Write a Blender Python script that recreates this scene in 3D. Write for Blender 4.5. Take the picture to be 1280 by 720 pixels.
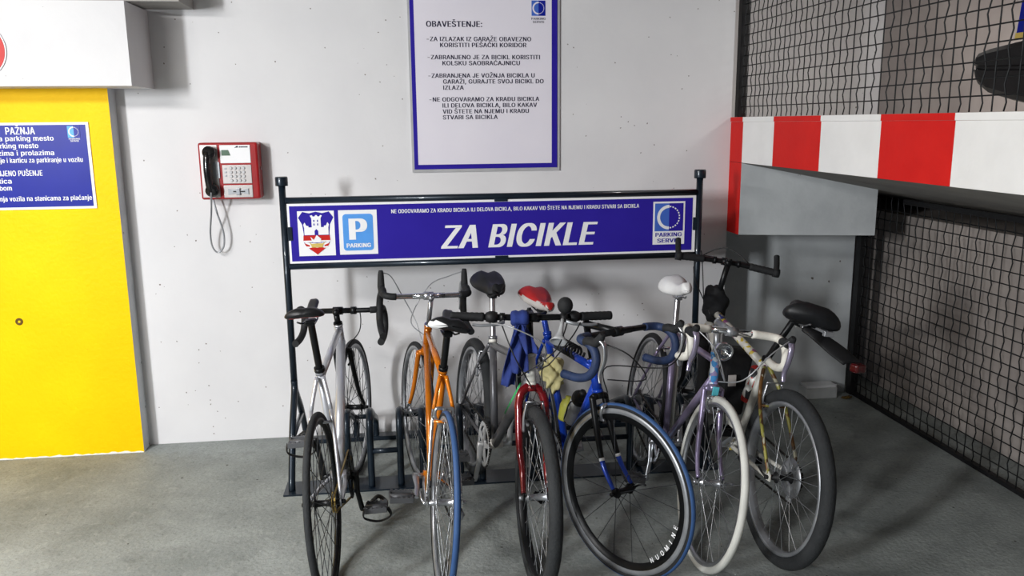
import bpy, bmesh, math, random
from mathutils import Vector, Matrix
random.seed(7)
for o in list(bpy.data.objects):
    bpy.data.objects.remove(o)
SC = bpy.context.scene
COL = SC.collection
PI = math.pi

# ------------------------------------------------------------------ camera
PITCH, YAW, ROLL, FPX = 0.19647, 0.12446, -0.00995, 1037.3
fw = Vector((math.sin(YAW)*math.cos(PITCH), math.cos(YAW)*math.cos(PITCH), -math.sin(PITCH)))
r0 = Vector((math.cos(YAW), -math.sin(YAW), 0)); u0 = r0.cross(fw)
rr = r0*math.cos(ROLL)+u0*math.sin(ROLL); uu = -r0*math.sin(ROLL)+u0*math.cos(ROLL)
cam = bpy.data.cameras.new('camera'); cam.sensor_width = 36; cam.lens = FPX/1280*36
cam.clip_start = .05
co = bpy.data.objects.new('camera', cam); COL.objects.link(co)
M = Matrix((( rr.x, uu.x, -fw.x, 0), (rr.y, uu.y, -fw.y, 0), (rr.z, uu.z, -fw.z, 1.7), (0, 0, 0, 1)))
co.matrix_world = M
SC.camera = co
# ------------------------------------------------------------------ world, lamps, exposure
SC.view_settings.view_transform = 'Standard'
SC.view_settings.look = 'None'
SC.view_settings.gamma = 1
SC.view_settings.use_curve_mapping = False
SC.view_settings.exposure = 0.0
wd = bpy.data.worlds.new('garage_air'); SC.world = wd; wd.use_nodes = True
bg = wd.node_tree.nodes['Background']
bg.inputs[0].default_value = (.78, .86, 1.0, 1); bg.inputs[1].default_value = .10

def area(name, loc, target, sx, sy, power, col):
    l = bpy.data.lights.new(name, 'AREA'); l.shape = 'RECTANGLE'; l.size = sx; l.size_y = sy
    l.energy = power; l.color = col
    o = bpy.data.objects.new(name, l); COL.objects.link(o)
    o.location = loc
    o.rotation_euler = (Vector(target)-Vector(loc)).to_track_quat('-Z', 'Y').to_euler()
    return o
area('ceiling_area_light', (-3.9, -1.4, 2.3), (.4, 4.4, .9), .35, 1.2, 355, (.96, .985, 1))
area('ceiling_area_light', (-2.3, 1.5, 2.57), (-1.9, 2.0, 0), 1.2, .25, 115, (1, .975, .95))
area('ceiling_area_light', (2.75, 4.3, 2.55), (2.7, 5.0, 1.4), .2, 1.0, 26, (1, .95, .9))  # added fill brightening the ramp bay behind the upper mesh, no known fixture

# ------------------------------------------------------------------ materials
def lin(c):
    return tuple((x/12.92 if x <= .04045 else ((x+.055)/1.055)**2.4) for x in (c[0]/255, c[1]/255, c[2]/255))
def mat(name, rgb, rough=.5, metal=0., rgb2=None, scale=8, amt=1., bump=0., bscale=40, coat=0., spec=.35):
    m = bpy.data.materials.new(name); m.use_nodes = True
    nt = m.node_tree; b = nt.nodes['Principled BSDF']
    c = lin(rgb)
    b.inputs['Base Color'].default_value = (*c, 1)
    b.inputs['Specular IOR Level'].default_value = spec
    b.inputs['Roughness'].default_value = rough; b.inputs['Metallic'].default_value = metal
    if coat: b.inputs['Coat Weight'].default_value = coat
    tc = nt.nodes.new('ShaderNodeTexCoord')
    n = nt.nodes.new('ShaderNodeTexNoise'); n.inputs['Scale'].default_value = scale; n.inputs['Detail'].default_value = 6
    nt.links.new(tc.outputs['Object'], n.inputs['Vector'])
    if rgb2 is None:
        rgb2 = tuple(max(0, v*.9) for v in rgb)
    ra = nt.nodes.new('ShaderNodeValToRGB')
    ra.color_ramp.elements[0].position = .5-.2*amt; ra.color_ramp.elements[1].position = .5+.25*amt
    ra.color_ramp.elements[0].color = (*lin(rgb2), 1); ra.color_ramp.elements[1].color = (*c, 1)
    nt.links.new(n.outputs['Fac'], ra.inputs['Fac']); nt.links.new(ra.outputs['Color'], b.inputs['Base Color'])
    if bump:
        n2 = nt.nodes.new('ShaderNodeTexNoise'); n2.inputs['Scale'].default_value = bscale; n2.inputs['Detail'].default_value = 5
        nt.links.new(tc.outputs['Object'], n2.inputs['Vector'])
        bp = nt.nodes.new('ShaderNodeBump'); bp.inputs['Strength'].default_value = bump; bp.inputs['Distance'].default_value = .01
        nt.links.new(n2.outputs['Fac'], bp.inputs['Height']); nt.links.new(bp.outputs['Normal'], b.inputs['Normal'])
    m['ramp'] = ra.name
    return m
def add_pits(m, rgb, scale=9., size=.06, keep=.35):
    """sparse dark air holes of cast concrete mixed over the base colour"""
    nt = m.node_tree; b = nt.nodes['Principled BSDF']
    src = b.inputs['Base Color'].links[0].from_socket
    tc = nt.nodes.new('ShaderNodeTexCoord')
    v = nt.nodes.new('ShaderNodeTexVoronoi'); v.inputs['Scale'].default_value = scale
    nz = nt.nodes.new('ShaderNodeTexNoise'); nz.inputs['Scale'].default_value = scale*4
    mx = nt.nodes.new('ShaderNodeMixRGB'); mx.inputs[0].default_value = .02
    nt.links.new(tc.outputs['Object'], mx.inputs[1]); nt.links.new(nz.outputs['Color'], mx.inputs[2])
    nt.links.new(mx.outputs[0], v.inputs['Vector'])
    sep = nt.nodes.new('ShaderNodeSeparateColor'); nt.links.new(v.outputs['Color'], sep.inputs[0])
    rad = nt.nodes.new('ShaderNodeMath'); rad.operation = 'MULTIPLY'; rad.inputs[1].default_value = size
    nt.links.new(sep.outputs[1], rad.inputs[0])
    lt = nt.nodes.new('ShaderNodeMath'); lt.operation = 'LESS_THAN'
    nt.links.new(v.outputs['Distance'], lt.inputs[0]); nt.links.new(rad.outputs[0], lt.inputs[1])
    k = nt.nodes.new('ShaderNodeMath'); k.operation = 'LESS_THAN'; k.inputs[1].default_value = keep
    nt.links.new(sep.outputs[0], k.inputs[0])
    pr = nt.nodes.new('ShaderNodeMath'); pr.operation = 'MULTIPLY'
    nt.links.new(lt.outputs[0], pr.inputs[0]); nt.links.new(k.outputs[0], pr.inputs[1])
    m2 = nt.nodes.new('ShaderNodeMixRGB'); m2.inputs[2].default_value = (*lin(rgb), 1)
    nt.links.new(pr.outputs[0], m2.inputs[0]); nt.links.new(src, m2.inputs[1])
    nt.links.new(m2.outputs[0], b.inputs['Base Color'])
def add_stains(m, rgb, scale, lo, amt):
    """irregular stains and grit of another tone mixed over the base colour"""
    nt = m.node_tree; b = nt.nodes['Principled BSDF']; src = b.inputs['Base Color'].links[0].from_socket
    tc = nt.nodes.new('ShaderNodeTexCoord'); n = nt.nodes.new('ShaderNodeTexNoise')
    n.inputs['Scale'].default_value = scale; n.inputs['Detail'].default_value = 9; n.inputs['Roughness'].default_value = .68; n.inputs['Distortion'].default_value = .6
    nt.links.new(tc.outputs['Object'], n.inputs['Vector'])
    mr = nt.nodes.new('ShaderNodeMapRange'); mr.inputs[1].default_value = lo-.10; mr.inputs[2].default_value = lo+.10; mr.inputs[4].default_value = amt
    nt.links.new(n.outputs['Fac'], mr.inputs[0])
    mx = nt.nodes.new('ShaderNodeMixRGB'); mx.inputs[2].default_value = (*lin(rgb), 1)
    nt.links.new(mr.outputs[0], mx.inputs[0]); nt.links.new(src, mx.inputs[1]); nt.links.new(mx.outputs[0], b.inputs['Base Color'])
def sticker_mat(name, cols, scale, rough=.35):
    m = bpy.data.materials.new(name); m.use_nodes = True
    nt = m.node_tree; b = nt.nodes['Principled BSDF']; b.inputs['Roughness'].default_value = rough
    tc = nt.nodes.new('ShaderNodeTexCoord'); v = nt.nodes.new('ShaderNodeTexVoronoi'); v.inputs['Scale'].default_value = scale
    nt.links.new(tc.outputs['Object'], v.inputs['Vector'])
    sep = nt.nodes.new('ShaderNodeSeparateColor'); nt.links.new(v.outputs['Color'], sep.inputs[0])
    ra = nt.nodes.new('ShaderNodeValToRGB'); ra.color_ramp.interpolation = 'CONSTANT'
    tot = sum(w for _, w in cols); acc = 0
    for i, (c, w) in enumerate(cols):
        e = ra.color_ramp.elements[i] if i < 2 else ra.color_ramp.elements.new(min(.999, acc/tot))
        e.position = min(.999, acc/tot); e.color = (*lin(c), 1); acc += w
    nt.links.new(sep.outputs[0], ra.inputs[0]); nt.links.new(ra.outputs[0], b.inputs['Base Color'])
    return m

W_ = {}
W_['wall'] = mat('white_wall_paint', (222, 221, 222), .6, 0, (212, 211, 213), 2.2, 1, .12, 28, spec=.12)
add_pits(W_['wall'], (120, 110, 105), 11, .095, .33)
add_pits(W_['wall'], (140, 134, 132), 27, .10, .28)
W_['graywall'] = mat('old_wall_paint', (205, 209, 211), .7, 0, (186, 190, 193), 5, 1, .22, 22, spec=.12)
add_pits(W_['graywall'], (110, 105, 100), 12, .1, .35)
W_['yellow'] = mat('yellow_wall_paint', (255, 208, 2), .5, 0, (248, 196, 0), 3, 1, .2, 45, spec=.12)
add_pits(W_['yellow'], (120, 90, 20), 10, .07, .25)
add_pits(W_['yellow'], (150, 110, 20), 24, .13, .3)
W_['floor'] = mat('stained_concrete', (160, 165, 163), .62, 0, (124, 129, 127), 2.6, 1.2, .35, 60, spec=.12)
add_stains(W_['floor'], (84, 86, 84), 9, .62, .35)
add_stains(W_['floor'], (196, 198, 194), 17, .64, .3)
add_stains(W_['floor'], (78, 80, 78), 75, .60, .45)
add_pits(W_['floor'], (70, 70, 68), 16, .10, .4)
W_['dark_concrete'] = mat('dirty_concrete', (172, 164, 160), .85, 0, (140, 132, 129), 2.2, 1.1, .2, 20, spec=.12)
W_['ramp_side'] = mat('ramp_side_concrete', (186, 176, 170), .85, 0, (138, 130, 126), 1.6, 1.1, .2, 20, spec=.12)
W_['red'] = mat('red_stripe_paint', (214, 34, 28), .5, 0, (204, 28, 24), 8, 1, .1, 60, spec=.12)
W_['white'] = mat('white_stripe_paint', (240, 239, 238), .5, 0, (232, 231, 230), 8, 1, .1, 60, spec=.12)
W_['ceil'] = mat('ceiling_concrete', (170, 168, 164), .8, 0, (150, 148, 145), 3, 1, .2, 20, spec=.12)
def P(name, *a, **k):
    W_[name] = mat(name, *a, **k)
P('rack_steel', (30, 42, 54), .35, .3, (22, 32, 42), 12, coat=.3)
P('sign_blue', (48, 36, 152), .35, 0, (45, 33, 146), 6, spec=.15)
P('sign_deep_blue', (20, 34, 150), .35, 0, (18, 30, 140), 6, spec=.15)
P('sign_white', (236, 236, 238), .4, 0, (230, 230, 232), 6, spec=.15)
P('sign_paper', (228, 224, 232), .45, 0, (222, 218, 228), 3, spec=.15)
P('sign_light_blue', (86, 158, 236), .4)
P('sign_mid_blue', (70, 110, 205), .4)
P('sign_cyan', (60, 170, 230), .4)
P('sign_red', (200, 40, 36), .4, spec=.15)
P('sign_gold', (214, 186, 96), .4)
P('sign_ink', (30, 26, 56), .5)
P('sign_edge', (196, 196, 198), .35, .2)
P('black_rubber', (32, 33, 35), .75, 0, (26, 27, 29), 30, bump=.2, bscale=90)
P('worn_rubber', (46, 48, 50), .8, 0, (36, 38, 40), 14, bump=.3, bscale=110)
P('blue_rubber', (54, 86, 132), .6, 0, (44, 74, 120), 20)
P('white_rubber', (206, 206, 200), .6, 0, (188, 188, 182), 12)
P('black_metal', (24, 25, 27), .35, .4)
P('matt_black', (22, 22, 24), .6)
P('steel', (190, 192, 196), .28, .9, (170, 172, 178), 20)
P('dull_alloy', (172, 174, 178), .36, .6, (140, 143, 148), 15)
P('spoke_steel', (175, 178, 182), .3, .85)
P('dark_spoke', (52, 54, 58), .4, .6)
P('chrome', (225, 226, 230), .12, 1.0)
P('silver_paint', (200, 202, 208), .3, .55, (186, 188, 196), 10, coat=.3)
P('orange_paint', (212, 122, 14), .25, .2, (184, 98, 12), 9, coat=.5)
P('grey_paint', (112, 112, 116), .35, .4, (92, 92, 96), 10)
P('dark_red_paint', (116, 14, 22), .22, .2, (96, 10, 18), 10, coat=.6)
P('blue_paint', (24, 66, 178), .25, .2, (18, 54, 152), 10, coat=.5)
P('lilac_lever', (176, 168, 194), .25, .7)
P('lilac_paint', (148, 138, 166), .3, .45, (126, 116, 146), 12, coat=.4)
P('pedal_alloy', (92, 93, 96), .5, .35)
P('rust', (120, 92, 30), .8, 0, (80, 60, 26), 60)
P('pale_alloy', (196, 198, 200), .4, .25)
P('white_paint', (226, 224, 216), .35, 0, (206, 204, 196), 14)
P('green_paint', (44, 168, 92), .4)
P('black_leather', (26, 27, 30), .45, 0, (20, 21, 23), 30)
P('white_leather', (232, 232, 232), .4, 0, (222, 222, 222), 18)
P('red_leather', (172, 36, 36), .45, 0, (150, 28, 30), 18)
P('pale_vinyl', (188, 182, 178), .5)
P('navy_tape', (36, 52, 86), .6, 0, (28, 42, 72), 30, bump=.2, bscale=60)
P('black_tape', (30, 31, 33), .7, 0, (24, 25, 27), 30, bump=.2, bscale=60)
P('white_tape', (224, 222, 214), .6, 0, (206, 202, 192), 16, bump=.2, bscale=60)
P('gold_chain', (150, 128, 72), .35, .8)
P('dark_chain', (58, 54, 50), .45, .7)
P('cable', (28, 28, 30), .4)
P('grey_cable', (170, 172, 175), .35, .4)
P('yellow_plastic', (172, 172, 70), .5)
P('blue_cloth', (42, 62, 132), .85, 0, (30, 42, 96), 14, bump=.3, bscale=30)
P('cream_cloth', (206, 198, 150), .9, 0, (178, 168, 118), 22, bump=.4, bscale=30)
P('black_cloth', (24, 25, 28), .85, 0, (18, 18, 20), 12, bump=.3, bscale=30)
P('bottle_grey', (180, 182, 186), .4, 0, (160, 162, 166), 10)
P('reflector_red', (70, 12, 16), .2, 0, coat=.5)
P('phone_red', (138, 20, 24), .35, 0, (160, 22, 26), 14, coat=.3)
P('phone_steel', (205, 200, 198), .3, .75, (186, 180, 178), 8)
P('phone_black', (18, 18, 20), .22, 0, coat=.4)
P('lcd', (96, 120, 104), .25)
P('box_grey', (196, 198, 198), .55, 0, (176, 178, 178), 9)
P('wire', (34, 36, 38), .5, .4)
P('bumper_black', (30, 30, 32), .5, 0, (18, 18, 20), 6)
P('teal_sticker', (90, 190, 205), .4)
W_['mtb_stickers'] = sticker_mat('mtb_stickers', [((226, 224, 216), 6), ((214, 190, 60), 1.6), ((60, 70, 150), .9), ((150, 90, 140), .8), ((226, 224, 216), 4)], 46)
W_['stay_stickers'] = sticker_mat('stay_stickers', [((112, 76, 36), 3), ((146, 142, 66), 3), ((80, 56, 34), 2), ((176, 172, 150), 1.5)], 30)
W_['head_stickers'] = sticker_mat('head_stickers', [((150, 136, 180), 4), ((70, 140, 200), 3), ((205, 215, 225), 3), ((200, 70, 60), .7), ((210, 200, 70), .7)], 52)
W_['cage_stickers'] = sticker_mat('cage_stickers', [((230, 230, 226), 4), ((190, 40, 36), 2), ((40, 40, 44), 1.5)], 30)

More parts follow.
